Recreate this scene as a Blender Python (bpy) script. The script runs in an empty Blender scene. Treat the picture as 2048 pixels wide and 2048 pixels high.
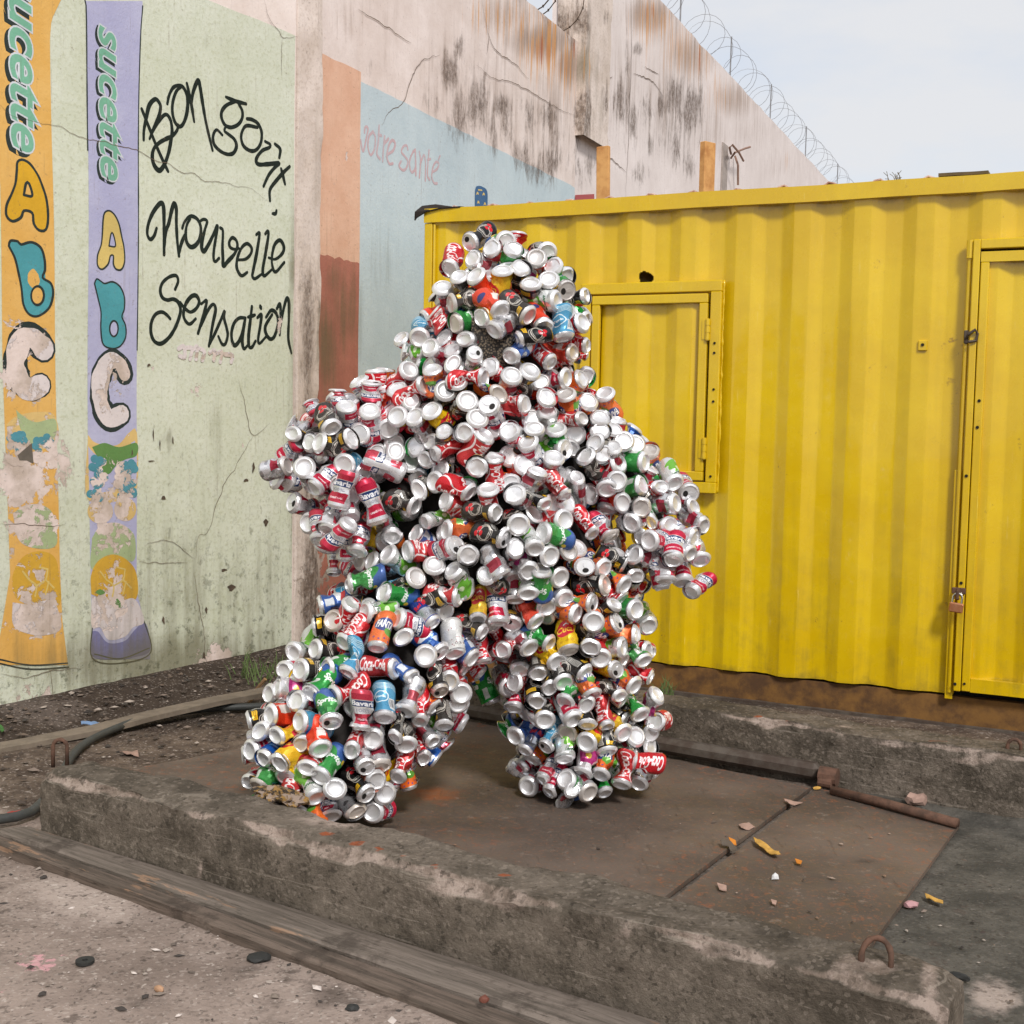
import bpy, bmesh, math, random
import numpy as np
from mathutils import Vector, Matrix, noise as mnoise

random.seed(7)
rng = np.random.default_rng(11)
SC = bpy.context.scene
COL = SC.collection

# ------------------------------------------------------------------ camera
F = 2544.0                      # focal length in pixels of the 2048 px photograph
CAMZ = 1.17                     # waist-level finder
PITCH, ROLL = math.radians(4.27), math.radians(1.1)
cam = bpy.data.objects.new("camera", bpy.data.cameras.new("camera"))
COL.objects.link(cam)
CAM_M = Matrix.Translation((0, 0, CAMZ)) @ Matrix.Rotation(math.pi / 2 - PITCH, 4, 'X') @ Matrix.Rotation(ROLL, 4, 'Z')
cam.matrix_world = CAM_M
cam.data.sensor_width = 36.0
cam.data.lens = 36.0 * F / 2048.0
cam.data.clip_start = 0.05
cam.data.clip_end = 2000
SC.camera = cam
CR = np.array(CAM_M.to_3x3())
CP = np.array([0, 0, CAMZ])

# ------------------------------------------------------------------ sky and sun
SUN_EL, SUN_AZ = math.radians(43), math.radians(163)      # azimuth clockwise from +Y
world = bpy.data.worlds.new("World")
SC.world = world
world.use_nodes = True
wn, wl = world.node_tree.nodes, world.node_tree.links
wn.clear()
w_out = wn.new('ShaderNodeOutputWorld'); w_bg = wn.new('ShaderNodeBackground')
w_sky = wn.new('ShaderNodeTexSky'); w_sky.sky_type = 'NISHITA'; w_sky.sun_disc = False
w_sky.sun_elevation = SUN_EL; w_sky.sun_rotation = SUN_AZ
w_sky.air_density = 1.0; w_sky.dust_density = 2.0
w_tc = wn.new('ShaderNodeTexCoord'); w_map = wn.new('ShaderNodeMapping')
w_map.inputs['Scale'].default_value = (1.0, 1.0, 2.6)
w_map.inputs['Location'].default_value = (0.35, 0.2, 0.1)
w_no = wn.new('ShaderNodeTexNoise'); w_no.inputs['Scale'].default_value = 3.4
w_no.inputs['Detail'].default_value = 8; w_no.inputs['Roughness'].default_value = 0.58
w_ra = wn.new('ShaderNodeValToRGB')
w_ra.color_ramp.elements[0].position = 0.36; w_ra.color_ramp.elements[0].color = (0.72, 0.72, 0.72, 1)
w_ra.color_ramp.elements[1].position = 0.55; w_ra.color_ramp.elements[1].color = (0.96, 0.96, 0.96, 1)
w_mix = wn.new('ShaderNodeMix'); w_mix.data_type = 'RGBA'
w_mix.inputs[7].default_value = (4.22, 4.25, 4.36, 1)       # thin bright overcast
wl.new(w_tc.outputs['Generated'], w_map.inputs['Vector']); wl.new(w_map.outputs[0], w_no.inputs['Vector'])
wl.new(w_no.outputs['Fac'], w_ra.inputs['Fac']); wl.new(w_ra.outputs['Color'], w_mix.inputs[0])
wl.new(w_sky.outputs[0], w_mix.inputs[6]); wl.new(w_mix.outputs[2], w_bg.inputs['Color'])
w_bg.inputs['Strength'].default_value = 0.1
wl.new(w_bg.outputs[0], w_out.inputs[0])

sun_d = bpy.data.lights.new("sun", 'SUN')
sun_d.energy = 1.5; sun_d.angle = math.radians(10); sun_d.color = (1.0, 0.965, 0.93)
sun = bpy.data.objects.new("sun", sun_d); COL.objects.link(sun)
_sd = Vector((math.cos(SUN_EL) * math.sin(SUN_AZ), math.cos(SUN_EL) * math.cos(SUN_AZ), math.sin(SUN_EL)))
sun.rotation_euler = _sd.to_track_quat('Z', 'Y').to_euler()
sun.location = (3, -4, 6)

SC.view_settings.view_transform = 'Standard'
SC.view_settings.look = 'None'
SC.view_settings.gamma = 1.0
SC.view_settings.use_curve_mapping = False
SC.view_settings.exposure = 0.92
SC.cycles.max_bounces = 6
SC.cycles.use_denoising = True

# ------------------------------------------------------------------ geometry of the photograph
def ray(u, v):
    return CR @ np.array([(u - 1024) / F, -(v - 1024) / F, -1.0])
def at_depth(u, v, d):
    return CP + ray(u, v) * d
def at_z(u, v, z=0.0):
    r = ray(u, v); return CP + r * ((z - CAMZ) / r[2])
def project(P):
    q = (np.asarray(P, float) - CP) @ CR
    return 1024 + F * q[..., 0] / -q[..., 2], 1024 - F * q[..., 1] / -q[..., 2], -q[..., 2]
class Plane:
    """A vertical wall plane: s runs along it, z is height, local -Y faces the yard."""
    def __init__(self, p0, d):
        self.P0 = np.array([p0[0], p0[1], 0.0]); d = np.array([d[0], d[1], 0.0]); self.D = d / np.linalg.norm(d)
        self.N = np.array([-self.D[1], self.D[0], 0.0]); self.rot = math.atan2(self.D[1], self.D[0])
    def at(self, u, v, off=0.0):
        r = ray(u, v); t = ((self.P0 - self.N * off - CP) @ self.N) / (r @ self.N); X = CP + r * t
        return float((X - self.P0) @ self.D), float(X[2])
    def world(self, s, z, y=0.0):
        return self.P0 + self.D * s + self.N * y + np.array([0, 0, z])
LW = Plane((-1.038, 6.094), (0.528, 0.85))       # green painted wall
RW = Plane((-1.038, 6.16), (0.427, 1.0))         # stained boundary wall behind
CT = Plane((-0.42, 5.93), (0.8966, -0.4429))     # front of the yellow container

# ------------------------------------------------------------------ object helpers
def tag(o, label=None, cat=None, group=None, kind=None):
    if label: o['label'] = label
    if cat: o['category'] = cat
    if group: o['group'] = group
    if kind: o['kind'] = kind
    return o
def link(name, me, mats=None, parent=None, loc=None, rotz=0.0):
    o = bpy.data.objects.new(name, me); COL.objects.link(o)
    if me is not None and mats:
        for m in (mats if isinstance(mats, (list, tuple)) else [mats]): me.materials.append(m)
    if parent is not None: o.parent = parent
    if loc is not None: o.location = loc
    o.rotation_euler = (0, 0, rotz)
    return o
def mesh(verts, faces, smooth=False, mat_idx=None, attrs=None, name="mesh"):
    me = bpy.data.meshes.new(name)
    me.from_pydata([tuple(map(float, v)) for v in verts], [], [tuple(f) for f in faces])
    if smooth: me.polygons.foreach_set('use_smooth', [True] * len(me.polygons))
    if mat_idx is not None: me.polygons.foreach_set('material_index', list(mat_idx))
    if attrs:
        for k, a in attrs.items():
            at = me.attributes.new(k, 'FLOAT', 'POINT'); at.data.foreach_set('value', np.asarray(a, np.float32))
    me.update()
    return me
class MB:
    """collects simple solids into one mesh"""
    def __init__(self): self.v, self.f = [], []
    def add(self, vs, fs):
        b = len(self.v); self.v += [tuple(map(float, p)) for p in vs]; self.f += [tuple(b + i for i in f) for f in fs]; return self
    def box(self, x0, x1, y0, y1, z0, z1, bev=0.0):
        bm = bmesh.new(); bmesh.ops.create_cube(bm, size=1)
        for v in bm.verts:
            v.co = Vector(((x0 + x1) / 2 + v.co.x * (x1 - x0), (y0 + y1) / 2 + v.co.y * (y1 - y0), (z0 + z1) / 2 + v.co.z * (z1 - z0)))
        if bev: bmesh.ops.bevel(bm, geom=bm.edges[:], offset=bev, segments=1, affect='EDGES')
        bm.verts.index_update()
        self.add([v.co for v in bm.verts], [[v.index for v in f.verts] for f in bm.faces]); bm.free(); return self
    def tube(self, pts, r, n=8, cap=True):
        pts = [Vector(p) for p in pts]; rs = r if isinstance(r, (list, tuple)) else [r] * len(pts)
        vs = []; up = Vector((0, 0, 1)); prev = None
        for i, p in enumerate(pts):
            t = (pts[min(i + 1, len(pts) - 1)] - pts[max(i - 1, 0)]).normalized()
            if prev is None: a = t.cross(up if abs(t.z) < 0.9 else Vector((1, 0, 0))).normalized()
            else: a = (prev - t * prev.dot(t)).normalized()
            prev = a; b = t.cross(a)
            for k in range(n):
                w = 2 * math.pi * k / n; vs.append(p + (a * math.cos(w) + b * math.sin(w)) * rs[i])
        fs = [(i * n + k, i * n + (k + 1) % n, (i + 1) * n + (k + 1) % n, (i + 1) * n + k) for i in range(len(pts) - 1) for k in range(n)]
        if cap: fs += [tuple(range(n))[::-1], tuple((len(pts) - 1) * n + k for k in range(n))]
        return self.add(vs, fs)
    def disc(self, c, axis, r, h, n=12):
        c = Vector(c); ax = Vector(axis).normalized()
        return self.tube([c, c + ax * h], r, n)
    def obj(self, name, mat, parent=None, loc=None, rotz=0.0, smooth=False):
        return link(name, mesh(self.v, self.f, smooth), mat, parent, loc, rotz)
def smooth_by_angle(o, deg=40):
    me = o.data
    me.polygons.foreach_set('use_smooth', [True] * len(me.polygons))
    bm = bmesh.new(); bm.from_mesh(me); a = math.radians(deg)
    for e in bm.edges:
        if len(e.link_faces) == 2 and e.calc_face_angle(0) > a: e.smooth = False
    bm.to_mesh(me); bm.free(); return o
def fbm(p, s=1.0, o=4):
    return mnoise.fractal(Vector(p) * s, 1.0, 2.0, o)
def catmull(pts, step):
    P = [np.array(p, float) for p in pts]
    if len(P) == 1: P.append(P[0] + 1e-4)
    P = [2 * P[0] - P[1]] + P + [2 * P[-1] - P[-2]]
    out = []
    for i in range(1, len(P) - 2):
        n = max(2, int(np.linalg.norm(P[i + 1] - P[i]) / step))
        for k in range(n):
            t = k / n
            out.append(0.5 * (2 * P[i] + (P[i + 1] - P[i - 1]) * t + (2 * P[i - 1] - 5 * P[i] + 4 * P[i + 1] - P[i + 2]) * t * t
                              + (3 * P[i] - P[i - 1] - 3 * P[i + 1] + P[i + 2]) * t ** 3))
    out.append(P[-2]); return np.array(out)

# ------------------------------------------------------------------ node helper
def srgb(r, g, b):
    f = lambda c: c / 12.92 if c <= 0.04045 else ((c + 0.055) / 1.055) ** 2.4
    return (f(r / 255), f(g / 255), f(b / 255), 1.0)
class NT:
    def __init__(self, name):
        self.m = bpy.data.materials.new(name); self.m.use_nodes = True
        self.t = self.m.node_tree; self.t.nodes.clear()
        self.out = self.t.nodes.new('ShaderNodeOutputMaterial')
        self._obj = None
    def n(self, ty): return self.t.nodes.new(ty)
    def set(self, sock, v):
        if isinstance(v, bpy.types.NodeSocket): self.t.links.new(v, sock)
        elif v is not None: sock.default_value = v
    def obj(self):
        if self._obj is None: self._obj = self.n('ShaderNodeTexCoord').outputs['Object']
        return self._obj
    def geo(self, what='Position'): return self.n('ShaderNodeNewGeometry').outputs[what]
    def mapping(self, vec, scale=(1, 1, 1), loc=(0, 0, 0)):
        k = self.n('ShaderNodeMapping'); self.set(k.inputs['Vector'], vec); k.inputs['Scale'].default_value = scale
        k.inputs['Location'].default_value = loc; return k.outputs[0]
    def noise(self, vec, scale=5, detail=5, rough=0.6, dist=0.0, col=False):
        k = self.n('ShaderNodeTexNoise'); self.set(k.inputs['Vector'], vec); k.inputs['Scale'].default_value = scale
        k.inputs['Detail'].default_value = detail; k.inputs['Roughness'].default_value = rough; k.inputs['Distortion'].default_value = dist
        return k.outputs['Color' if col else 'Fac']
    def voronoi(self, vec, scale=5, feature='F1', out='Distance'):
        k = self.n('ShaderNodeTexVoronoi'); k.feature = feature; self.set(k.inputs['Vector'], vec); k.inputs['Scale'].default_value = scale
        return k.outputs[out]
    def ramp(self, fac, lo, hi, a=0.0, b=1.0):
        k = self.n('ShaderNodeMapRange'); k.interpolation_type = 'SMOOTHSTEP'; self.set(k.inputs['Value'], fac)
        k.inputs['From Min'].default_value = lo; k.inputs['From Max'].default_value = hi
        k.inputs['To Min'].default_value = a; k.inputs['To Max'].default_value = b; return k.outputs[0]
    def math(self, op, a, b=None, c=None, clamp=False):
        k = self.n('ShaderNodeMath'); k.operation = op; k.use_clamp = clamp
        self.set(k.inputs[0], a); self.set(k.inputs[1], b)
        if c is not None: self.set(k.inputs[2], c)
        return k.outputs[0]
    def mix(self, fac, a, b, mode='MIX'):
        k = self.n('ShaderNodeMix'); k.data_type = 'RGBA'; k.blend_type = mode
        self.set(k.inputs[0], fac); self.set(k.inputs[6], a); self.set(k.inputs[7], b); return k.outputs[2]
    def attr(self, name, what='Fac'):
        k = self.n('ShaderNodeAttribute'); k.attribute_name = name; return k.outputs[what]
    def bump(self, h, strength=0.5, dist=0.005, normal=None):
        k = self.n('ShaderNodeBump'); k.inputs['Strength'].default_value = strength; k.inputs['Distance'].default_value = dist
        self.set(k.inputs['Height'], h)
        if normal is not None: self.set(k.inputs['Normal'], normal)
        return k.outputs[0]
    def bsdf(self, color, rough=0.8, metal=0.0, normal=None, spec=0.5, coat=0.0, coat_r=0.1):
        k = self.n('ShaderNodeBsdfPrincipled')
        self.set(k.inputs['Base Color'], color); self.set(k.inputs['Roughness'], rough); self.set(k.inputs['Metallic'], metal)
        k.inputs['Specular IOR Level'].default_value = spec
        k.inputs['Coat Weight'].default_value = coat; k.inputs['Coat Roughness'].default_value = coat_r
        if normal is not None: self.set(k.inputs['Normal'], normal)
        self.t.links.new(k.outputs[0], self.out.inputs[0]); return self.m
def plain(name, col, rough=0.7, metal=0.0, var=0.25, scale=20, bump=0.2, spec=0.4, col2=None):
    """a simple weathered surface: base colour with noise variation and a fine bump"""
    t = NT(name); p = t.geo()
    a = t.noise(p, scale, 6, 0.65); b = t.noise(p, scale * 0.21, 4, 0.6)
    d = col2 or tuple(c * (1 - var) for c in col[:3]) + (1,)
    c = t.mix(t.ramp(t.math('ADD', t.math('MULTIPLY', a, 0.6), t.math('MULTIPLY', b, 0.4)), 0.38, 0.62), d, col)
    return t.bsdf(c, rough, metal, t.bump(a, bump, 0.003), spec)

PLASTER = srgb(214, 200, 192)
def wall_mat(name, paint, dark=None, tint=None, peel_gain=1.0, under=None, rough=0.85, moss=0.0, wear=0.0, grime_col=srgb(104, 98, 72)):
    """old wall paint: clouded tone, streaks, peeling down to plaster, rust runs and mould (masks are stored on the mesh)"""
    t = NT(name); p = t.obj()
    big = t.noise(p, 1.1, 5, 0.6); mid = t.noise(p, 6, 6, 0.65); fine = t.noise(p, 55, 5, 0.7)
    streak = t.noise(t.mapping(p, (9, 9, 0.7)), 1.6, 6, 0.65)
    dk = dark or tuple(c * 0.78 for c in paint[:3]) + (1,)
    col = t.mix(t.ramp(t.math('ADD', t.math('MULTIPLY', big, 0.55), t.math('MULTIPLY', mid, 0.45)), 0.36, 0.66), dk, paint)
    col = t.mix(t.math('MULTIPLY', t.ramp(fine, 0.48, 0.66), 0.30), col, tint or dk)
    # grime (vertical, authored)
    gr = t.attr('grime_shade')
    gm = t.ramp(t.math('ADD', gr, t.math('MULTIPLY', t.math('SUBTRACT', streak, 0.5), 1.3)), 0.25, 0.95)
    gm = t.math('MULTIPLY', gm, t.ramp(gr, 0.02, 0.25))
    col = t.mix(t.math('MULTIPLY', gm, 0.74), col, grime_col)
    if moss:
        mz = t.n('ShaderNodeSeparateXYZ'); t.set(mz.inputs[0], p)
        spk = t.math('MULTIPLY', t.ramp(t.noise(p, 18, 7, 0.75), 0.53, 0.63), t.ramp(mz.outputs[2], 1.15, 0.1))
        col = t.mix(t.math('MULTIPLY', spk, moss), col, srgb(62, 66, 44))
        spk2 = t.math('MULTIPLY', t.ramp(t.noise(t.mapping(p, (1, 1, .35)), 34, 4, 0.7), 0.62, 0.67), t.ramp(mz.outputs[2], 1.9, 0.5))
        col = t.mix(t.math('MULTIPLY', spk2, moss * .7), col, srgb(70, 64, 50))
    # peel
    pn = t.noise(p, 16, 7, 0.72, 0.4)
    pv = t.math('ADD', t.math('MULTIPLY', t.attr('peel'), peel_gain), t.math('MULTIPLY', t.math('SUBTRACT', pn, 0.5), 2.3))
    pv = t.math('ADD', pv, wear)
    pm = t.ramp(pv, 0.52, 0.60)
    und = t.mix(t.ramp(mid, 0.35, 0.65), under or srgb(226, 210, 204), srgb(188, 172, 160))
    col = t.mix(pm, col, und)
    # rust runs
    rs = t.attr('rust')
    run = t.noise(t.mapping(p, (26, 26, 0.45)), 1.4, 5, 0.65)
    rm = t.math('MULTIPLY', t.ramp(t.math('ADD', rs, t.math('MULTIPLY', t.math('SUBTRACT', run, 0.52), 4.2)), 0.40, 1.0), t.ramp(rs, 0.03, 0.4))
    col = t.mix(t.math('MULTIPLY', rm, 0.85), col, t.mix(t.ramp(rs, 0.6, 1.1), srgb(212, 150, 78), srgb(168, 88, 38)))
    # fine vertical dirt lines on bare plaster
    ln = t.math('MULTIPLY', t.ramp(t.noise(t.mapping(p, (40, 40, .9)), 1.5, 6, .75), .56, .66), t.ramp(mid, .45, .6))
    col = t.mix(t.math('MULTIPLY', ln, .30), col, srgb(120, 100, 84))
    sps = t.ramp(t.noise(p, 50, 4, .7), .63, .67); col = t.mix(t.math('MULTIPLY', sps, .35), col, srgb(110, 92, 78))
    # mould
    mo = t.attr('mold')
    mn = t.math('ADD', t.math('MULTIPLY', t.noise(t.mapping(p, (1, 1, 0.42)), 8, 8, 0.78, 0.5), 0.75), t.math('MULTIPLY', streak, 0.35))
    mm = t.ramp(t.math('ADD', mo, t.math('MULTIPLY', t.math('SUBTRACT', mn, 0.55), 3.8)), 0.22, 1.0)
    mm = t.math('MULTIPLY', mm, t.ramp(mo, 0.03, 0.30))
    mm = t.math('MULTIPLY', mm, t.ramp(t.noise(t.mapping(p, (1, 1, .6)), 30, 6, .8), .34, .60, .35, 1.0))
    col = t.mix(t.math('MULTIPLY', mm, 0.86), col, t.mix(t.ramp(fine, 0.35, 0.65), srgb(70, 56, 46), srgb(112, 94, 80)))
    h = t.math('SUBTRACT', t.math('ADD', t.math('MULTIPLY', fine, 0.35), t.math('MULTIPLY', mid, 0.6)), t.math('MULTIPLY', pm, 0.5))
    return t.bsdf(col, rough, 0.0, t.bump(h, 0.6, 0.008), 0.25)
def blob_mask(world_pts, blobs):
    """authored stain masks: soft ellipses given where the photograph shows the stain, stored on the surface"""
    u, v, d = project(world_pts); m = np.zeros(len(u))
    for b in blobs:
        cx, cy, rx, ry, k = b
        m = np.maximum(m, k * np.exp(-(((u - cx) / rx) ** 2 + ((v - cy) / ry) ** 2)))
    m[d <= 0.3] = 0
    return m
# ================================================================== WALLS
M_LWPLASTER = wall_mat("upper_plaster", srgb(238, 226, 219), srgb(220, 205, 196), wear=-0.4)
M_GREEN = wall_mat("green_wall_paint", srgb(216, 220, 205), srgb(200, 205, 184), srgb(150, 152, 104), moss=0.55, wear=-0.32)
M_RWPLASTER = wall_mat("stained_plaster", srgb(238, 226, 220), srgb(216, 201, 192), wear=-0.5, grime_col=srgb(128, 100, 76))
M_BAND = wall_mat("peach_paint", srgb(230, 190, 164), srgb(214, 168, 140), wear=-0.28)
M_BANDLOW = wall_mat("brick_red_paint", srgb(188, 124, 106), srgb(158, 102, 86), wear=-0.24, under=srgb(130, 112, 98))
M_BLUE = wall_mat("pale_blue_paint", srgb(200, 214, 218), srgb(184, 200, 206), wear=-0.36)
M_CRACK = plain("crack_shadow_grime", srgb(112, 94, 78), 0.95); M_CHIP = plain("chipped_dark_cement", srgb(94, 80, 66), .95, 0, .4, 60)
M_STRIP_O = wall_mat("orange_strip_paint", srgb(226, 182, 108), srgb(216, 166, 84), wear=-0.18)
M_STRIP_P = wall_mat("lilac_strip_paint", srgb(188, 188, 213), srgb(168, 168, 200), wear=-0.22)
def paint(name, rgb, wear=-0.2, dk=None): return wall_mat(name, srgb(*rgb), dk, wear=wear)
M_INK = paint("black_lettering_paint", (34, 44, 38), -0.19, srgb(24, 34, 28))
M_MINT = paint("mint_letter_paint", (128, 188, 160), -0.3)
M_WHITEP = paint("white_letter_paint", (214, 220, 226), -0.3)
M_OUTL = paint("dark_outline_paint", (48, 58, 56), -0.25)
M_YEL = paint("yellow_letter_paint", (222, 172, 48), -0.24)
M_PALEYEL = paint("pale_yellow_letter_paint", (224, 198, 120), -0.24)
M_TEAL = paint("teal_letter_paint", (84, 162, 172), -0.24)
M_CREAM = paint("worn_white_letter_paint", (226, 216, 216), 0.08)
M_LEAF = paint("leaf_green_paint", (106, 148, 84), -0.10)
M_LEAF2 = paint("faded_leaf_paint", (176, 192, 146), 0.04)
M_GRAPE = paint("grape_blue_paint", (88, 152, 168), 0.10)
M_PINE = paint("pineapple_yellow_paint", (218, 172, 64), 0.02)
M_MELON = paint("faded_orange_paint", (226, 194, 128), 0.10)
M_DUSK = paint("violet_foot_paint", (128, 128, 176), -0.2)
M_ROSE = wall_mat("faded_red_lettering", srgb(202, 166, 168), srgb(194, 184, 190), wear=0.05, under=srgb(178, 200, 208))
M_NAVY = paint("navy_emblem_paint", (72, 110, 150), -0.3)

LW_PEEL = [(70, 1425, 80, 18, .7), (260, 1370, 60, 16, .6), (350, 1350, 40, 14, .6), (500, 1318, 40, 12, .6), (565, 1290, 14, 40, .6), (150, 1395, 60, 14, .6), (575, 1150, 10, 60, .55), (30, 960, 90, 70, .95), (60, 1050, 70, 50, .8), (125, 930, 35, 70, .85), (225, 975, 45, 60, .62), (215, 1065, 45, 50, .7),
    (70, 1170, 70, 40, .55), (80, 1245, 70, 55, .75), (222, 1225, 45, 40, .75), (25, 745, 35, 60, 1.0), (45, 690, 25, 60, .9), (15, 640, 20, 30, .5),
    (240, 745, 30, 45, .72), (225, 790, 25, 30, .7), (60, 800, 60, 25, .5), (300, 740, 16, 34, .7), (395, 785, 18, 40, .75), (480, 890, 15, 22, .6),
    (430, 1312, 45, 35, 1.0), (400, 1330, 40, 20, .8), (60, 1392, 70, 25, .8), (180, 1345, 40, 20, .5), (100, 1362, 40, 30, .6), (428, 712, 70, 14, .55),
    (85, 670, 22, 25, .8), (330, 880, 60, 60, .3), (440, 1080, 60, 40, .35), (530, 1060, 15, 25, .6), (540, 1240, 20, 50, .5), (150, 830, 25, 40, .5),
    (460, 690, 10, 12, .8), (560, 645, 10, 30, .8), (375, 25, 40, 20, .35), (0, 1010, 60, 200, .5)]
LW_PEEL = [(a, b, c * 1.15, d * 1.1, e * 1.22) for a, b, c, d, e in LW_PEEL]
LW_GRIME = [(450, 1300, 160, 50, .7), (200, 1370, 160, 30, .7), (560, 1180, 40, 160, .5), (330, 1120, 160, 120, .45), (500, 1280, 90, 60, .6), (280, 1000, 120, 120, .3), (140, 1300, 60, 60, .6), (585, 500, 14, 420, .55), (585, 1000, 22, 260, .6), (330, 1330, 320, 90, 1.0), (330, 1200, 260, 120, .5), (100, 1330, 120, 90, .6), (480, 1180, 120, 160, .5), (400, 930, 120, 150, .35),
    (590, 820, 10, 300, .8), (330, 880, 10, 30, .9), (425, 860, 18, 100, .5), (250, 1290, 70, 40, .5), (430, 80, 60, 30, .35), (590, 540, 12, 60, .9)]
RW_MOLD = [(935, 200, 70, 90, .52), (1010, 240, 60, 60, .42), (1095, 300, 70, 80, .46), (1260, 240, 40, 80, .4), (1350, 240, 70, 90, .46), (870, 190, 40, 60, .3), (915, 95, 14, 30, 1.1), (900, 150, 25, 45, 1.0), (922, 220, 30, 70, .85), (953, 205, 24, 56, 1.05), (985, 260, 20, 60, .7), (1005, 214, 24, 26, 1.15), (1096, 232, 20, 28, 1.15),
    (1103, 326, 24, 48, .95), (1042, 308, 22, 38, .75), (1074, 344, 20, 28, .85), (1156, 240, 7, 66, 1.3), (1194, 203, 5, 44, 1.1), (1150, 45, 14, 46, 1.3),
    (1013, 254, 16, 48, .85), (1060, 236, 14, 38, .75), (741, 138, 26, 25, .4), (1243, 204, 18, 52, .95), (1266, 241, 13, 42, .95), (1294, 218, 14, 40, .75), (1350, 195, 24, 42, 1.05),
    (1382, 220, 24, 50, 1.15), (1322, 209, 12, 32, .95), (1354, 302, 12, 42, .85), (1378, 330, 12, 30, .95), (1275, 98, 11, 15, 1.1), (1299, 288, 10, 20, .85), (1280, 348, 20, 26, .65),
    (1402, 205, 8, 60, .8), (1185, 330, 14, 30, .7), (1165, 345, 20, 40, .6), (870, 200, 30, 40, .45), (1195, 40, 6, 30, .7), (1255, 150, 5, 120, .55), (606, 560, 16, 60, .7), (606, 700, 18, 220, 1.0), (604, 900, 20, 200, 1.1), (608, 1200, 24, 200, 1.1)]
RW_RUST = [(1100, 60, 60, 60, .6), (1065, 130, 30, 70, .6), (1140, 150, 16, 80, .7), (1350, 90, 70, 70, .55), (1440, 190, 40, 50, .5), (1085, 105, 60, 60, .85), (1125, 130, 40, 70, .8), (1310, 50, 50, 50, .75), (1400, 120, 40, 60, .6), (1030, 40, 50, 60, .7), (960, 30, 50, 50, .45), (1480, 200, 60, 40, .3), (1082, 100, 4, 58, 1.3), (1125, 120, 12, 60, .85), (1147, 95, 4, 36, 1.3), (1042, 50, 10, 55, .75), (1013, 40, 12, 42, .5), (1294, 25, 7, 48, .9), (1306, 20, 4, 34, 1.1),
    (1354, 82, 4, 42, .8), (1401, 120, 4, 62, 1.1), (1331, 48, 4, 38, .8), (1430, 168, 5, 38, .6), (1573, 318, 6, 28, .6), (1060, 60, 5, 40, .6), (1105, 80, 4, 40, .6), (1270, 30, 5, 40, .5), (1375, 90, 4, 40, .5)]
RW_GRIME = [(1080, 80, 90, 50, .85), (1140, 130, 40, 60, .85), (1300, 30, 70, 50, .8), (1380, 110, 60, 60, .75), (1470, 200, 60, 50, .7), (1000, 30, 70, 60, .6), (720, 40, 120, 60, .35), (900, 150, 80, 120, .5), (1000, 210, 70, 110, .5), (1100, 220, 60, 140, .55), (1250, 170, 60, 140, .5), (1330, 200, 60, 140, .5), (1420, 260, 50, 110, .5), (770, 110, 80, 60, .3), (1560, 330, 60, 50, .4), (1060, 40, 60, 60, .5), (1010, 120, 70, 70, .4), (1340, 60, 70, 60, .5), (1450, 200, 60, 60, .45), (1500, 260, 80, 60, .4), (690, 620, 40, 130, .7), (650, 700, 40, 120, .8), (670, 560, 30, 50, .6),
    (850, 420, 90, 40, .3), (760, 520, 40, 120, .45), (1180, 200, 20, 120, .45), (950, 350, 60, 40, .3), (620, 300, 8, 200, .5)]
RW_PEEL = [(650, 860, 60, 120, .55), (625, 1000, 60, 120, .8), (620, 1180, 60, 160, 1.0), (660, 620, 30, 60, .4), (680, 760, 30, 60, .45), (690, 310, 10, 20, .8), (670, 370, 12, 12, .7), (705, 400, 8, 20, .5), (600, 440, 12, 60, .6), (1100, 270, 20, 30, .6), (640, 640, 12, 30, .5), (608, 640, 14, 120, .5)]

def wall_attrs(plane, sz, y=0.0):
    W = np.array([plane.world(s, z, y) for s, z in sz])
    if plane is LW:
        return {'peel': blob_mask(W, LW_PEEL), 'grime_shade': blob_mask(W, LW_GRIME), 'rust': np.zeros(len(W)), 'mold': np.zeros(len(W))}
    return {'peel': blob_mask(W, RW_PEEL), 'grime_shade': blob_mask(W, RW_GRIME), 'rust': blob_mask(W, RW_RUST), 'mold': blob_mask(W, RW_MOLD)}
YS_ = 0.28                      # paint layers sit about a millimetre over each other
def rel(s, z): return 0.008 * fbm((s, 0, z), 0.9, 2)
def grid_sheet(name, plane, s_list, zlo, zhi, nz, y, mat, parent, relief=0.003, thick=None):
    """a gently uneven sheet standing between two height functions; thick adds the body behind it"""
    vs, sz = [], []
    for s in s_list:
        a, b = zlo(s), zhi(s)
        for k in range(nz + 1):
            z = a + (b - a) * k / nz
            vs.append((s, y * YS_ + rel(s, z), z)); sz.append((s, z))
    ns = len(s_list)
    fs = [(i * (nz + 1) + k, (i + 1) * (nz + 1) + k, (i + 1) * (nz + 1) + k + 1, i * (nz + 1) + k + 1) for i in range(ns - 1) for k in range(nz)]
    if thick:
        b = len(vs)
        for s in s_list:
            for z in (zlo(s), zhi(s)): vs.append((s, y + thick, z)); sz.append((s, z))
        for i in range(ns - 1):
            fs.append((b + 2 * i, b + 2 * i + 1, b + 2 * i + 3, b + 2 * i + 2))
            fs.append((i * (nz + 1) + nz, (i + 1) * (nz + 1) + nz, b + 2 * i + 3, b + 2 * i + 1))
        for i in (0, ns - 1):
            fs.append(tuple(i * (nz + 1) + k for k in range(nz + 1)) + (b + 2 * i + 1, b + 2 * i))
    me = mesh(vs, fs, True, None, wall_attrs(plane, sz), name)
    o = link(name, me, mat, parent)
    if thick: smooth_by_angle(o, 50)
    return o
def place(o, plane):
    o.location = tuple(plane.P0); o.rotation_euler = (0, 0, plane.rot); return o
lin = lambda a, b, n: list(np.linspace(a, b, n))
WALL_H = 3.92

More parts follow.
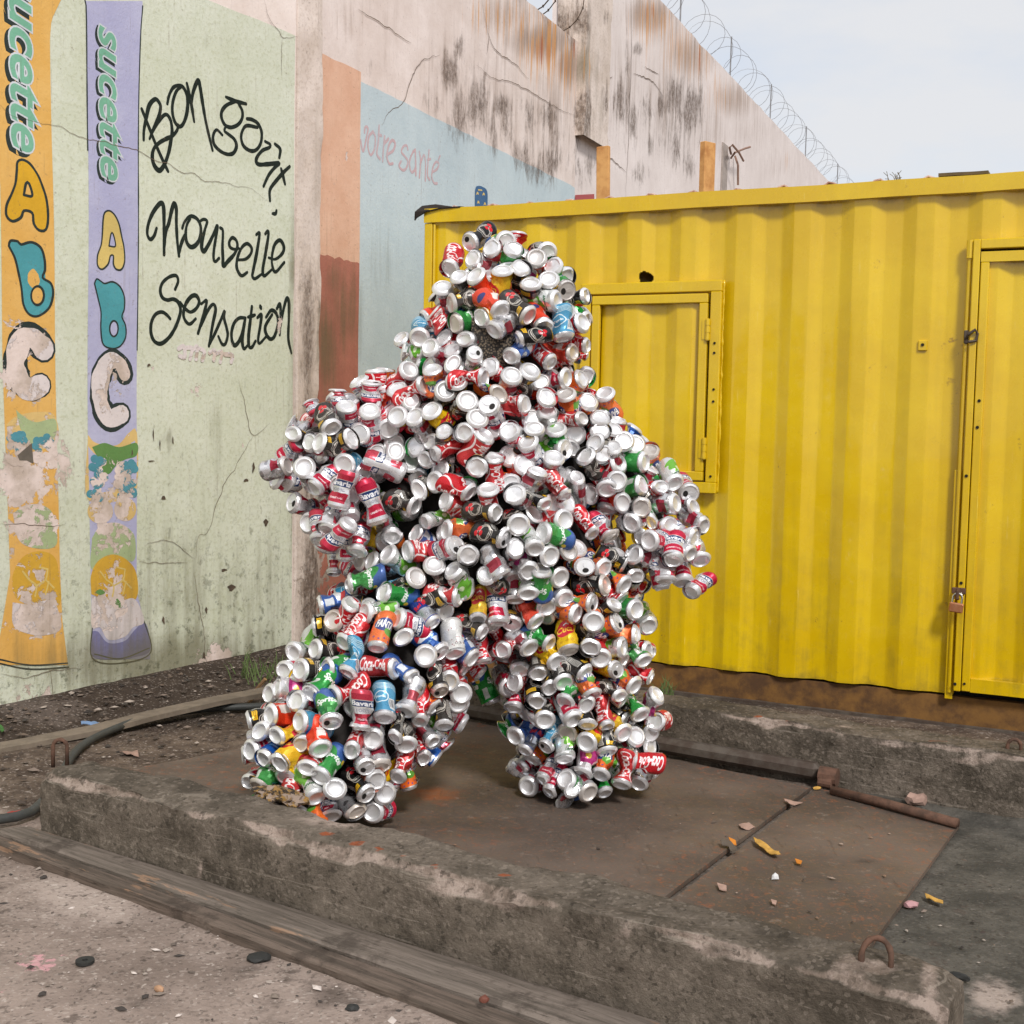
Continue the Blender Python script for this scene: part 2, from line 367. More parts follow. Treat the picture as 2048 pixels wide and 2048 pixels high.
# ---- green painted wall (left)
_gz = [LW.at(u, v)[1] for u, v in ((418, 0), (592, 73))]
GREEN_TOP = sum(_gz) / 2
left_wall = grid_sheet("painted_wall", LW, lin(-7.0, -0.02, 150), lambda s: -0.15, lambda s: WALL_H, 70, 0.0, M_LWPLASTER, None, 0.006, 0.2)
place(left_wall, LW)
tag(left_wall, "pale green plastered wall with painted sweet wrappers and black French handwriting", "wall")
wob = lambda s, k=0.0: 0.012 * fbm((s * 3 + k, 2.2, k), 1.0, 3)
grid_sheet("green_paint", LW, lin(-7.0, -0.03, 170), lambda s: -0.14, lambda s: GREEN_TOP + wob(s), 64, -0.012, M_GREEN, left_wall, 0.006)

def px_curve(plane, pts, step=0.006):
    return catmull([plane.at(u, v) for u, v in pts], step)
def ribbon(mb, P, w, y, taper=0.0):
    """a brush stroke lying on the wall: a flat band with round ends, a hair thick"""
    P = np.asarray(P); n = len(P)
    T = np.gradient(P, axis=0); T /= np.maximum(np.linalg.norm(T, axis=1, keepdims=True), 1e-9)
    Nn = np.stack([-T[:, 1], T[:, 0]], 1)
    ww = np.array([w * 0.5 * (1 - taper * abs(2 * i / max(n - 1, 1) - 1) ** 2) * (1 + 0.14 * mnoise.noise(Vector((P[i][0] * 40, P[i][1] * 40, y * 900))) + 0.28 * mnoise.noise(Vector((P[i][0] * 9, P[i][1] * 9, y * 700)))) for i in range(n)])
    vs = []
    for i in range(n):
        a, b = P[i] + Nn[i] * ww[i], P[i] - Nn[i] * ww[i]; yy = y - 4e-6 * i
        vs += [(a[0], yy, a[1]), (b[0], yy, b[1])]
    fs = [(2 * i, 2 * i + 2, 2 * i + 3, 2 * i + 1) for i in range(n - 1)]
    for (i, sg) in ((0, -1), (n - 1, 1)):
        base = len(vs); c = P[i]; yy = y - 4e-6 * i
        arc = [c + Nn[i] * ww[i] * math.cos(a) + T[i] * sg * ww[i] * math.sin(a) for a in np.linspace(0, math.pi, 7)]
        vs += [(q[0], yy, q[1]) for q in arc]; fs.append(tuple(range(base, base + 7)))
    mb.add(vs, fs)
def orient(me):
    """all painted faces look to the yard (local -Y)"""
    bm = bmesh.new(); bm.from_mesh(me)
    for f in bm.faces:
        f.normal_update()
        if f.normal.y > 0: f.normal_flip()
    bm.to_mesh(me); bm.free()
def paint_obj(name, mb, mat, plane, parent, label=None):
    a = wall_attrs(plane, [(v[0], v[2]) for v in mb.v]); mb.v = [(v[0], v[1] * YS_ + rel(v[0], v[2]), v[2]) for v in mb.v]
    me = mesh(mb.v, mb.f, False, None, a, name); orient(me)
    o = link(name, me, mat, parent)
    if label: o['label'] = label
    return o
def poly(mb, P, y):
    """a filled painted shape (triangulated, so that it may be concave)"""
    bm = bmesh.new(); vs = [bm.verts.new((p[0], y, p[1])) for p in P]
    f = bm.faces.new(vs); bmesh.ops.triangulate(bm, faces=[f]); bm.verts.index_update()
    mb.add([v.co for v in bm.verts], [[v.index for v in g.verts] for g in bm.faces]); bm.free()
def closed(plane, pts, step=0.008):
    P = [plane.at(u, v) for u, v in pts]
    return catmull(P[-1:] + P + P[:2], step)[0:] if False else catmull(P + [P[0]], step)
def crop(ox, oy, k, s):
    out = []
    for st in s.split(';'):
        st = st.strip()
        if st: out.append([(ox + float(a.split(',')[0]) * k, oy + float(a.split(',')[1]) * k) for a in st.split()])
    return out

# ---- black handwriting
K3 = 330 / 1932
W_BON = """75,515 120,630 190,810 250,960 330,1140 380,1245; 95,880 100,760 130,610 165,470 235,400 285,450 295,510 270,620 215,740 165,865;
190,800 270,660 355,580 410,640 430,760 420,860 390,1020 340,1160 280,1235 220,1180 195,1080 215,980 280,910 370,860 440,825 490,760 500,700;
375,455 395,360 440,270 500,240 560,260 605,350 615,450 600,580 560,690 515,720 465,670 435,560 440,430 480,310 530,260;
605,215 630,330 660,480 690,665; 660,440 680,310 735,180 760,260 790,450 830,680 905,1000"""
W_GOUT = """1065,375 1130,405 1200,430 1300,455; 1170,430 1080,465 1020,530 1010,610 1050,700 1120,730 1200,700 1250,630 1255,540 1210,450;
1060,720 1045,770 1090,810 1160,870 1185,950 1150,1030 1080,1045 1000,1010 930,940 910,860 925,790 960,760 1020,820;
1310,630 1370,640 1440,690 1480,790 1470,910 1420,990 1350,1005 1270,950 1240,850 1260,760 1310,710 1430,730;
1520,895 1580,930 1570,965 1490,1000 1430,1070 1415,1130 1450,1165 1560,1160 1680,1150 1640,1190 1560,1290 1500,1420; 1635,925 1695,985 1685,1085;
1805,1190 1740,1250 1660,1340 1590,1430 1570,1490 1575,1590; 1705,1215 1725,1290 1750,1395; 1605,1740 1640,1740 1650,1705"""
W_NOUV = """240,390 210,480 165,520 130,460 140,350 190,220 260,120 305,95 325,160 328,330 328,560 328,700; 330,620 350,430 385,330 420,180 450,100 475,160 475,330 485,540 505,715; 505,680 530,580 570,470;
545,390 570,320 620,260 670,250 730,290 765,380 755,500 710,580 650,610 600,560 585,460 600,350 640,280;
750,310 800,285 840,310 815,400 780,540 775,620 800,660 850,590 920,450 960,360 945,480 920,640 915,740 935,780 980,740;
995,385 1025,420 1020,600 1025,740 1030,830 1080,780 1160,690 1195,600 1180,530 1135,500 1100,550 1110,610 1160,635 1215,625;
1200,760 1290,750 1350,690 1360,620 1310,570 1250,610 1200,720 1185,830 1210,910 1250,945 1310,905;
1415,465 1450,440 1450,490 1420,680 1380,880 1370,950 1400,980 1480,925; 1520,455 1550,420 1555,480 1520,700 1490,880 1510,945 1600,870;
1560,735 1640,750 1720,680 1735,600 1690,530 1630,580 1600,700 1600,820 1640,900 1740,790"""
W_SENS = """460,1105 495,1010 470,945 390,960 310,1030 285,1120 310,1200 370,1230 440,1220 500,1260 525,1360 480,1520 400,1660 300,1740 220,1710 180,1610 185,1490 230,1400 300,1370 360,1400 405,1450;
520,1260 570,1320 640,1370 710,1330 745,1250 710,1180 650,1190 585,1280 560,1400 590,1480 640,1510 705,1450;
770,1275 830,1235 820,1320 780,1470 735,1620; 770,1530 850,1350 910,1280 940,1340 910,1500 880,1680 865,1770;
865,1760 930,1630 1000,1470 1045,1360 1040,1440 1070,1550 1085,1640 1060,1740 1020,1745 975,1655;
1290,1440 1220,1440 1160,1500 1130,1610 1140,1720 1175,1760 1230,1690 1270,1560 1290,1445; 1285,1450 1270,1560 1255,1700 1275,1800 1320,1760;
1365,1305 1350,1450 1330,1640 1335,1770 1370,1780 1410,1710; 1320,1430 1400,1405; 1430,1435 1475,1400 1465,1520 1440,1690 1460,1735 1530,1660; 1462,1300 1472,1330;
1530,1430 1590,1350 1650,1390 1670,1500 1630,1650 1580,1685 1530,1620 1525,1530 1600,1400;
1655,1330 1690,1275 1700,1400 1695,1540 1690,1640; 1700,1540 1730,1350 1770,1210 1795,1260 1795,1450 1790,1680 1825,1850"""
for strokes, oy in ((W_BON, 130), (W_GOUT, 130), (W_NOUV, 390), (W_SENS, 390)):
    mb = MB()
    for i, st in enumerate(crop(270, oy, K3, strokes)):
        ribbon(mb, px_curve(LW, st, 0.004), 0.0190, -0.0140 - 0.0002 * i, 0.25)
    paint_obj("painted_word", mb, M_INK, LW, left_wall)
# faint scratched-out white writing under the handwriting
mb = MB()
for i, st in enumerate(crop(0, 600, .4142, "860,235 885,225 890,275 865,270;900,230 925,235 915,285;930,240 950,225 945,285;965,235 985,250 975,290;1010,255 1035,245 1030,290;1040,260 1070,250 1062,300;1085,262 1120,268 1115,300")):
    ribbon(mb, px_curve(LW, st, 0.006), 0.02, -0.0213 - 0.0003 * i)
paint_obj("chalk_marks", mb, M_CREAM, LW, left_wall)

# ---- sweet wrapper strips
def strip(name, left, right, mat, y, ys, dz=0):
    """a tall painted wrapper: left and right edges are followed down the wall"""
    def edge(pts, v):
        q = np.array(pts, float); return float(np.interp(v, q[:, 1], q[:, 0]))
    vs, sz = [], []; nx = 10
    for v in ys:
        a, b = edge(left, v), edge(right, v)
        for k in range(nx + 1):
            p = LW.at(a + (b - a) * k / nx, v); vs.append((p[0], y * YS_ + rel(p[0], p[1]), p[1])); sz.append(p)
    fs = [(i * (nx + 1) + k, i * (nx + 1) + k + 1, (i + 1) * (nx + 1) + k + 1, (i + 1) * (nx + 1) + k) for i in range(len(ys) - 1) for k in range(nx)]
    me = mesh(vs, fs, False, None, wall_attrs(LW, sz), name); orient(me)
    return link(name, me, mat, left_wall)
YS = lambda a, b: list(np.arange(a, b, 12.0)) + [b]
S1L = [(-70, -700), (-70, 200), (-2, 360), (4, 700), (10, 900), (20, 1150), (2, 1260), (-12, 1330)]
S1R = [(190, -400), (150, -60), (122, 0), (103, 40), (100, 80), (102, 250), (109, 700), (113, 900), (119, 1130), (124, 1240), (136, 1336)]
S2L = [(168, -20), (174, 40), (175, 300), (174, 600), (174, 860), (179, 1100), (183, 1250), (184, 1318)]
S2R = [(284, -10), (285, 12), (280, 90), (274, 300), (273, 600), (272, 850), (272, 1180), (284, 1230), (299, 1306)]
st1 = strip("wrapper_painting", S1L, S1R, M_STRIP_O, -0.0165, YS(-230, 1330)); st1['label'] = "orange painted wrapper with mint lettering"
st2 = strip("wrapper_painting", S2L, S2R, M_STRIP_P, -0.0165, YS(2, 1318)); st2['label'] = "lilac painted wrapper with mint lettering"
# dark edge lines of the lilac wrapper and the crimped feet
mb = MB()
for i, pts in enumerate(([(285, 12), (280, 90), (275, 300), (273, 700)], [(170, 0), (173, 40), (174, 300)], [(184, 1250), (184, 1316), (240, 1326), (300, 1304), (284, 1232)], [(188, 1308), (240, 1317), (297, 1296)],
                          [(-5, 1326), (60, 1338), (136, 1334)], [(-5, 1318), (60, 1330), (134, 1326)])):
    ribbon(mb, px_curve(LW, pts, 0.02), 0.006, -0.0172 - 0.0003 * i)
paint_obj("outline", mb, M_OUTL, LW, left_wall)

def font_shape(txt, shear=0.0, offset=0.0):
    cu = bpy.data.curves.new("font", 'FONT'); cu.body = txt; cu.shear = shear; cu.offset = offset; cu.fill_mode = 'FRONT'
    cu.resolution_u = 5
    ob = bpy.data.objects.new("font", cu)
    me = bpy.data.meshes.new_from_object(ob)
    V = np.array([v.co[:2] for v in me.vertices]).reshape(-1, 2); Fc = [list(p.vertices) for p in me.polygons]
    bpy.data.objects.remove(ob); bpy.data.curves.remove(cu); bpy.data.meshes.remove(me)
    return V, Fc
def vertical_word(txt, top_px, bot_px, base_px, xh_px, y, parts):
    """a word painted to be read downwards: each layer is a set of letter faces on the wall"""
    V0, _ = font_shape(txt)
    vmid = (top_px[1] + bot_px[1]) / 2
    sb, zt = LW.at(*top_px); _, zb = LW.at(*bot_px)
    s1 = LW.at(base_px, vmid)[0]; s2 = LW.at(xh_px, vmid)[0]
    x0, x1 = V0[:, 0].min(), V0[:, 0].max()
    kx = (zt - zb) / (x1 - x0); ky = (s2 - s1) / 0.47
    for i, (mat, off, ds, dzv, nm) in enumerate(parts):
        V, Fc = font_shape(txt, 0.25, off)
        mb = MB(); mb.add([(s1 + p[1] * ky + ds, y - 0.0012 * i, zt - (p[0] - x0) * kx + dzv) for p in V], Fc)
        paint_obj(nm, mb, mat, LW, left_wall)
LAY = lambda k: [(M_OUTL, .048, -0.013 * k, -0.012 * k, "letter_shadow"), (M_WHITEP, .047, 0, 0, "letter_outline"), (M_MINT, .016, 0, 0, "painted_word")]
vertical_word("sucette", (20, -62), (20, 288), 21, 64, -0.0175, LAY(1.2))
vertical_word("sucette", (215, 56), (215, 352), 199, 232, -0.0175, LAY(0.85))

# ---- plain bubble letters A, b, C (no faces)
K5 = .3003
def bubble(outer, hole, mat, strip_mat, wline=0.010, y=-0.0185):
    P = closed(LW, outer)
    mb = MB(); poly(mb, P[:-1], y); paint_obj("painted_letter", mb, mat, LW, left_wall)
    mb = MB(); ribbon(mb, P, wline, y - 0.0012)
    if hole:
        Q = closed(LW, hole); mh = MB(); poly(mh, Q[:-1], y - 0.0010); paint_obj("letter_counter", mh, strip_mat, LW, left_wall)
        ribbon(mb, Q, wline, y - 0.0016)
    paint_obj("outline", mb, M_OUTL, LW, left_wall)
def ell(cx, cy, rx, ry, n=14): return [(cx + rx * math.cos(a), cy + ry * math.sin(a)) for a in np.linspace(0, 2 * math.pi, n, endpoint=False)]
C5 = lambda s: crop(0, 300, K5, s)[0]
bubble(C5("105,130 110,80 140,65 190,90 240,160 270,230 300,330 310,450 295,530 250,535 215,490 205,420 150,405 130,450 75,475 35,440 35,370 70,290 95,220"),
       C5("150,300 165,225 185,225 205,305"), M_YEL, M_STRIP_O)
bubble(C5("50,640 60,605 110,610 130,630 200,615 260,650 285,720 290,800 275,850 330,890 345,960 320,1050 250,1105 190,1095 150,1030 135,920 115,820 90,720"),
       [(u * K5, 300 + v * K5) for u, v in ell(242, 970, 42, 62)], M_TEAL, M_STRIP_O)
def letter_c(pts, w, mat, y=-0.0185):
    P = catmull([LW.at(u, v) for u, v in pts], 0.01)
    mb = MB(); ribbon(mb, P, w + 0.022, y); paint_obj("outline", mb, M_OUTL, LW, left_wall)
    mb = MB(); ribbon(mb, P, w, y - 0.0012); paint_obj("painted_letter", mb, mat, LW, left_wall)
letter_c(C5("285,1320 210,1250 140,1275 100,1400 120,1520 190,1595 270,1565"), 0.082, M_CREAM)
bubble(C5("675,470 685,420 715,405 750,430 780,490 800,580 815,650 820,740 800,795 765,795 745,760 745,705 725,705 710,760 670,795 640,770 640,700 665,620"),
       C5("715,640 728,560 742,560 758,640"), M_PALEYEL, M_STRIP_P, 0.007)
bubble(C5("620,890 635,858 670,880 690,890 740,878 790,910 820,980 820,1060 805,1110 830,1170 830,1250 790,1310 730,1320 680,1290 665,1190 665,1080 645,990"),
       [(u * K5, 300 + v * K5) for u, v in ell(752, 1190, 28, 52)], M_TEAL, M_STRIP_P, 0.007)
letter_c(C5("825,1490 790,1420 720,1410 665,1530 665,1680 720,1785 805,1760"), 0.075, M_CREAM)

# ---- painted fruit at the wrapper feet
K2 = .4142
C2 = lambda s: crop(0, 600, K2, s)[0]
def fruit(pts, mat, y, name, closed_=True):
    mb = MB(); P = closed(LW, pts, 0.012); poly(mb, P[:-1], y); return paint_obj(name, mb, mat, LW, left_wall)
def grapes(x0, x1, y0, y1, n, seed, y, r=19):
    rr = random.Random(seed); mb = MB()
    for i in range(n):
        u, v = x0 + (x1 - x0) * rr.random(), y0 + (y1 - y0) * rr.random()
        P = catmull([LW.at(a * K2, 600 + b * K2) for a, b in ell(u, v, r, r * 1.05, 8) + [(u + r, v)]], 0.02); poly(mb, P[:-1], y - 0.00015 * i)
    return paint_obj("painted_grapes", mb, M_GRAPE, LW, left_wall)
fruit(C2("420,650 460,690 560,700 620,640 657,640 657,900 600,960 420,960"), M_MELON, -0.0174, "painted_fruit")
grapes(430, 500, 760, 970, 26, 3, -0.0180); grapes(560, 645, 780, 960, 34, 4, -0.0181)
fruit(C2("440,710 500,690 570,710 655,690 655,750 600,770 555,800 520,840 480,820 470,770"), M_LEAF, -0.0190, "painted_leaf")
fruit([(u * K2, 600 + v * K2) for u, v in ell(480, 1020, 62, 60)], M_MELON, -0.0186, "painted_fruit")
fruit([(u * K2, 600 + v * K2) for u, v in ell(600, 1010, 54, 58)], M_MELON, -0.0187, "painted_fruit")
fruit(C2("440,1150 480,1090 560,1075 625,1110 650,1160 640,1260 540,1240 440,1300"), M_LEAF2, -0.0185, "painted_fruit")
fruit(C2("438,1420 436,1330 470,1260 540,1228 610,1255 655,1320 655,1440 560,1470"), M_PINE, -0.0191, "painted_pineapple")
fruit(C2("440,1430 500,1440 560,1460 640,1440 680,1500 690,1560 640,1580 600,1625 520,1640 480,1580 440,1580"), M_CREAM, -0.0194, "painted_fruit")
fruit(C2("442,1600 470,1600 520,1655 600,1645 650,1590 700,1560 722,1690 640,1725 560,1735 445,1720"), M_DUSK, -0.0177, "wrapper_foot")
fruit(C2("455,1410 480,1395 505,1412 480,1425"), M_LEAF, -0.0198, "painted_leaf"); fruit(C2("550,1460 562,1440 590,1480 565,1490"), M_LEAF, -0.0199, "painted_leaf")
fruit(C2("30,600 80,560 180,540 262,560 265,700 60,720"), M_MELON, -0.0174, "painted_fruit")
grapes(45, 120, 630, 790, 22, 5, -0.0180); grapes(165, 262, 650, 800, 28, 6, -0.0181)
fruit(C2("75,530 110,560 170,590 262,575 262,660 200,690 150,695 110,650 90,600"), M_LEAF2, -0.0190, "painted_leaf")
fruit(C2("45,900 80,850 130,840 130,960 60,1000"), M_MELON, -0.0186, "painted_fruit")
fruit(C2("60,1030 120,990 200,990 255,1040 270,1180 180,1200 90,1160"), M_LEAF2, -0.0185, "painted_fruit")
fruit(C2("60,1400 62,1320 110,1240 190,1212 260,1240 282,1320 285,1470 180,1480 90,1450"), M_PINE, -0.0191, "painted_pineapple")
fruit(C2("60,1460 160,1470 240,1440 280,1500 290,1590 200,1620 100,1600 60,1560"), M_CREAM, -0.0194, "painted_fruit")
# pineapple lattice
mb = MB(); i = 0
for ox, oy in ((0, 0), (-372, 0)):
    for pts in ("510,1350 545,1380 540,1430", "545,1380 590,1350 600,1300", "590,1350 630,1390", "600,1300 560,1290", "480,1310 510,1350", "590,1420 605,1360"):
        ribbon(mb, px_curve(LW, [((a + ox) * K2, 600 + (b + oy) * K2) for a, b in [tuple(map(float, q.split(','))) for q in pts.split()]], 0.01), 0.007, -0.0200 - 0.0002 * i); i += 1
paint_obj("pineapple_lattice", mb, M_PALEYEL, LW, left_wall)

# ---- cracks
def cracks(name, plane, parent, y, sets, w):
    mb = MB()
    for i, pts in enumerate(sets):
        P = px_curve(plane, pts, 0.012)
        P = P + np.array([[0.010 * fbm((p[0] * 9, p[1] * 9, i), 1.5, 3), 0.010 * fbm((p[0] * 9, p[1] * 9, i + 9), 1.5, 3)] for p in P])
        ribbon(mb, P, w, y - 0.0003 * i, 0.8)
    o = paint_obj(name, mb, M_CRACK, plane, parent); o['kind'] = 'stuff'; return o
K1 = .3623
cracks("cracks", LW, left_wall, -0.0216, crop(0, 0, K1, "0,590 60,640 270,690 340,700 400,740 480,770 760,840 850,880 920,900 990,940 1060,960 1130,1000 1200,1000 1260,1010 1310,1030 1380,1040 1450,1090 1480,1110;1450,0 1480,90 1540,180 1560,215 1640,200;1555,215 1550,300 1552,420")
       + crop(0, 600, K2, "1220,650 1160,760 1080,890 1040,1000 1000,1120 950,1150 940,1250;930,1300 950,1440 975,1600 980,1700 1000,1800;0,1080 130,1080 250,1090 320,1080;240,1790 255,1932;670,1265 800,1270 900,1265;1150,380 1190,540 1220,650 1300,600;940,1250 800,1160 690,1190;0,1810 100,1830 240,1790 400,1770"), 0.0024)
mbs = MB()
for i, (u, v, a, b) in enumerate(((325, 995, 6, 9), (296, 730, 5, 5), (445, 1140, 9, 4), (530, 1045, 7, 9), (410, 1220, 4, 8), (325, 1240, 4, 12), (405, 1310, 4, 14), (262, 905, 2, 12), (300, 922, 10, 2), (460, 1175, 12, 8), (318, 890, 2, 14), (305, 870, 2, 18), (344, 880, 2, 16), (490, 960, 7, 6), (505, 935, 4, 16))):
    P = [LW.at(u + .62 * a * math.cos(t) * (1 + .4 * math.sin(3 * t + i)), v + .62 * b * math.sin(t) * (1 + .4 * math.cos(2 * t + i))) for t in np.linspace(0, 2 * math.pi, 12, endpoint=False)]
    poly(mbs, P, -0.0219 - 0.0002 * i)
o = paint_obj("chips", mbs, M_CHIP, LW, left_wall); o['kind'] = 'stuff'
mbs = MB(); poly(mbs, [LW.at(u, v) for u, v in crop(0, 600, K2, "80,750 150,690 158,790 125,775 90,775")[0]], -0.0222)
paint_obj("bare_patch", mbs, plain("bare_cement", srgb(112, 104, 94), 0.9), LW, left_wall)

# ---- corner pilaster
def pilaster(name, plane, s0, s1, z0, z1, y0, y1, mat, label):
    ns, nz = 8, 90
    mb = MB(); vs = []; 
    prof = [(s0, y1)] + [(s0 + (s1 - s0) * k / ns, y0) for k in range(ns + 1)] + [(s1, y1)]
    for k in range(nz + 1):
        z = z0 + (z1 - z0) * k / nz
        for i, (s, y) in enumerate(prof):
            e = 0.010 * fbm((s * 2, 0.3, z), 3.0, 4)
            if i in (1, len(prof) - 2): e += 0.014 * max(0, fbm((s, 7.7, z), 6.0, 3))
            vs.append((s + (0.010 * fbm((s, 1, z), 2.5, 4) if 0 < i < len(prof) - 1 else 0), y + (e if 0 < i < len(prof) - 1 else 0), z))
    m = len(prof)
    fs = [(k * m + i, k * m + i + 1, (k + 1) * m + i + 1, (k + 1) * m + i) for k in range(nz) for i in range(m - 1)]
    fs.append(tuple(nz * m + i for i in range(m)))
    me = mesh(vs, fs, False, None, wall_attrs(plane, [(v[0], v[2]) for v in vs]), name)
    o = link(name, me, mat); place(o, plane); smooth_by_angle(o, 45)
    return tag(o, label, "pilaster")
M_PIL = wall_mat("pilaster_plaster", srgb(232, 219, 210), srgb(204, 189, 176), srgb(150, 130, 112), wear=-0.35, under=srgb(150, 134, 120))
pilaster("pilaster", RW, -0.075, 0.126, -0.1, WALL_H + .02, -0.035, 0.16, M_PIL, "narrow crumbling plaster pilaster between green wall and peach painted band")

# ---- boundary wall, lower first bay
bay = grid_sheet("boundary_wall", RW, lin(0.10, 3.72, 120), lambda s: -0.15, lambda s: WALL_H + 0.012 * fbm((s * 4, 0, 0), 1, 3), 100, 0.0, M_RWPLASTER, None, 0.007, 0.2)
place(bay, RW); tag(bay, "lower stained wall bay with peach band and pale blue panel beside pilaster", "wall")
grid_sheet("blue_panel", RW, lin(0.556, 3.712, 90), lambda s: -0.14, lambda s: 2.872 + wob(s, 3), 60, -0.014, M_BLUE, bay, 0.007)
grid_sheet("peach_band", RW, lin(0.128, 0.556, 20), lambda s: 1.95 + wob(s * 6, 5), lambda s: 2.914 + wob(s, 6), 40, -0.0142, M_BAND, bay, 0.007)
grid_sheet("red_band", RW, lin(0.128, 0.556, 20), lambda s: -0.14, lambda s: 1.95 + wob(s * 6, 5), 60, -0.0144, M_BANDLOW, bay, 0.007)
K6 = 300 / 1932
mb = MB()
W_SANTE = """180,290 190,220 225,235 205,360 165,530 140,450 132,390; 290,280 240,340 225,470 260,580 310,500 320,350 290,280; 370,200 360,400 340,560 380,630; 360,320 400,330; 440,340 425,500 415,660; 430,440 490,370;
480,570 550,520 575,430 535,390 490,470 470,600 500,690 545,690"""
W_SANTE2 = """735,510 725,460 680,470 655,540 700,600 735,660 715,750 670,775 625,720 650,660; 830,510 790,560 755,680 780,800 830,740 830,530; 830,520 835,840; 880,540 895,650 880,870; 890,700 940,580 960,700 955,910;
1005,520 990,700 985,850 1015,900; 985,640 1025,630; 1050,800 1110,760 1135,690 1095,670 1055,740 1040,860 1070,940 1110,945; 1150,590 1130,635"""
for wd in (W_SANTE, W_SANTE2):
    mb = MB()
    for i, st in enumerate(crop(700, 220, K6, wd)): ribbon(mb, px_curve(RW, st, 0.008), 0.015, -0.0165 - 0.0002 * i)
    paint_obj("painted_word", mb, M_ROSE, RW, bay)
E6 = lambda s: crop(700, 220, K6, s)[0]
mb = MB(); poly(mb, catmull([RW.at(*p) for p in E6("1600,1250 1605,1020 1640,978 1700,990 1760,1050 1762,1265 1762,1400 1600,1400")], .02), -0.0240)
paint_obj("painted_emblem", mb, M_NAVY, RW, bay)
mb = MB()
for i, (u, v) in enumerate(((1630, 1075), (1710, 1085), (1640, 1190), (1725, 1210))):
    poly(mb, [RW.at(700 + (u + a) * K6, 220 + (v + b) * K6) for a, b in ((-16, 20), (-4, -24), (12, -14), (20, 18), (0, 8))], -0.0256 - .0002 * i)
poly(mb, [RW.at(700 + a * K6, 220 + b * K6) for a, b in ((1640, 1020), (1690, 1025), (1695, 1042), (1640, 1038))], -0.0262)
paint_obj("emblem_mark", mb, M_PALEYEL, RW, bay)
mb = MB(); poly(mb, [RW.at(u, v) for u, v in ((1150, 390), (1187, 388), (1187, 430), (1150, 430))], -0.0225); paint_obj("red_patch", mb, paint("dull_red_paint", (186, 96, 96), -.2), RW, bay)
cracks("cracks", RW, bay, -0.0165, crop(560, 0, K1, "430,50 520,110 610,165 680,215 720,240;880,300 780,340 720,440 680,560 600,620 565,680 560,700;1110,0 1125,90 1150,200 1200,290 1290,350 1370,435;1080,360 1170,430 1270,450 1370,500 1480,570 1620,640;1150,200 1140,290"), 0.0048)

# ---- second pilaster and the higher bay
pil2 = pilaster("pilaster", RW, 3.70, 4.24, 3.25, 4.85, -0.07, 0.16, M_PIL, "cream plaster pilaster where the lower and higher boundary walls meet")
M_RW2 = wall_mat("whitewashed_plaster", srgb(236, 226, 222), srgb(220, 209, 204), wear=-0.5, grime_col=srgb(138, 110, 86))
bay2 = grid_sheet("boundary_wall", RW, lin(3.72, 8, 90) + lin(8.2, 24, 70), lambda s: -0.15, lambda s: 4.83 + 0.014 * fbm((s * 3, 0, 1), 1, 3), 110, 0.012, M_RW2, None, 0.008, 0.2)
place(bay2, RW); tag(bay2, "higher whitewashed boundary wall with mould and rust runs below barbed wire", "wall")
cracks("cracks", RW, bay2, -0.004, crop(1150, 0, .4648, "240,0 245,120 240,300 232,480 228,620 215,850;250,315 330,350 380,420;300,290 360,320;545,260 540,420 545,560 530,640;125,350 160,330;100,640 150,680 220,740"), 0.007)
# broken-out pocket with bent rebar
q0 = RW.at(1444, 290); q1 = RW.at(1462, 380)
mb = MB(); mb.box(q0[0], q0[0] + .22, -0.012, 0.0, q1[1] - .6, q0[1] + .03); mb.obj("patch", plain("grey_cement_patch", srgb(176, 164, 156), .9), bay2)
def wpt(plane, u, v, off): s, z = plane.at(u, v, off); return plane.world(s, z, -off)
mb = MB()
for pts in ("1410,280 1418,285;", ):
    pass
mb.tube([wpt(RW, 1462, 316, .02), wpt(RW, 1470, 305, .10), wpt(RW, 1490, 297, .14), wpt(RW, 1500, 294, .16)], 0.012, 6)
mb.tube([wpt(RW, 1462, 308, .02), wpt(RW, 1459, 295, .08), wpt(RW, 1465, 290, .12), wpt(RW, 1478, 305, .15), wpt(RW, 1487, 322, .17)], 0.012, 6)
mb.tube([wpt(RW, 1470, 312, .02), wpt(RW, 1476, 330, .06), wpt(RW, 1476, 370, .05)], 0.012, 6)
tag(mb.obj("rebar", plain("rusty_rebar", srgb(150, 120, 104), .8)), "bent rusty rebar ends sticking out of whitewashed wall", "rebar")

# ---- concertina wire on the walls
M_WIRE = plain("galvanised_wire", srgb(150, 150, 152), .5, .3)
M_WIRE2 = plain("rusty_wire", srgb(92, 76, 62), .7, .3)
def coil(s0, s1, z, r, pitch, rw, mat, name, barbs=False):
    n = int((s1 - s0) / pitch * 18); pts = []
    for i in range(n + 1):
        a = 2 * math.pi * i / 18; s = s0 + (s1 - s0) * i / n
        rr = r * (1 + .10 * mnoise.noise(Vector((s * 1.3, 0, 5))))
        pts.append((s + .35 * pitch * math.sin(a * .5 + s), 0.08 + rr * math.cos(a), z + rr + rr * math.sin(a)))
    mb = MB(); mb.tube(pts, rw, 4, False)
    if barbs:
        for p in pts[::1]:
            mb.add([(p[0] - .016, p[1], p[2] - .005), (p[0] + .016, p[1], p[2] - .005), (p[0], p[1] + .006, p[2] + .012), (p[0], p[1] - .006, p[2] + .012)], [(0, 1, 2), (0, 2, 3), (0, 3, 1), (1, 3, 2)])
    return mb
cw = link("razor_wire", None); place(cw, RW); tag(cw, "long coil of barbed wire on posts along the higher boundary wall", "razor wire")
coil(5.6, 19.5, 4.83, .20, .42, .0022, M_WIRE, "coil", False).obj("coil", M_WIRE, cw)
for s in (6.7, 8.7, 10.8, 13.2, 16.0):
    mb = MB(); mb.tube([(s, .1, 4.7), (s + .02, .1, 5.35)], .008, 6); mb.obj("post", M_WIRE, cw)
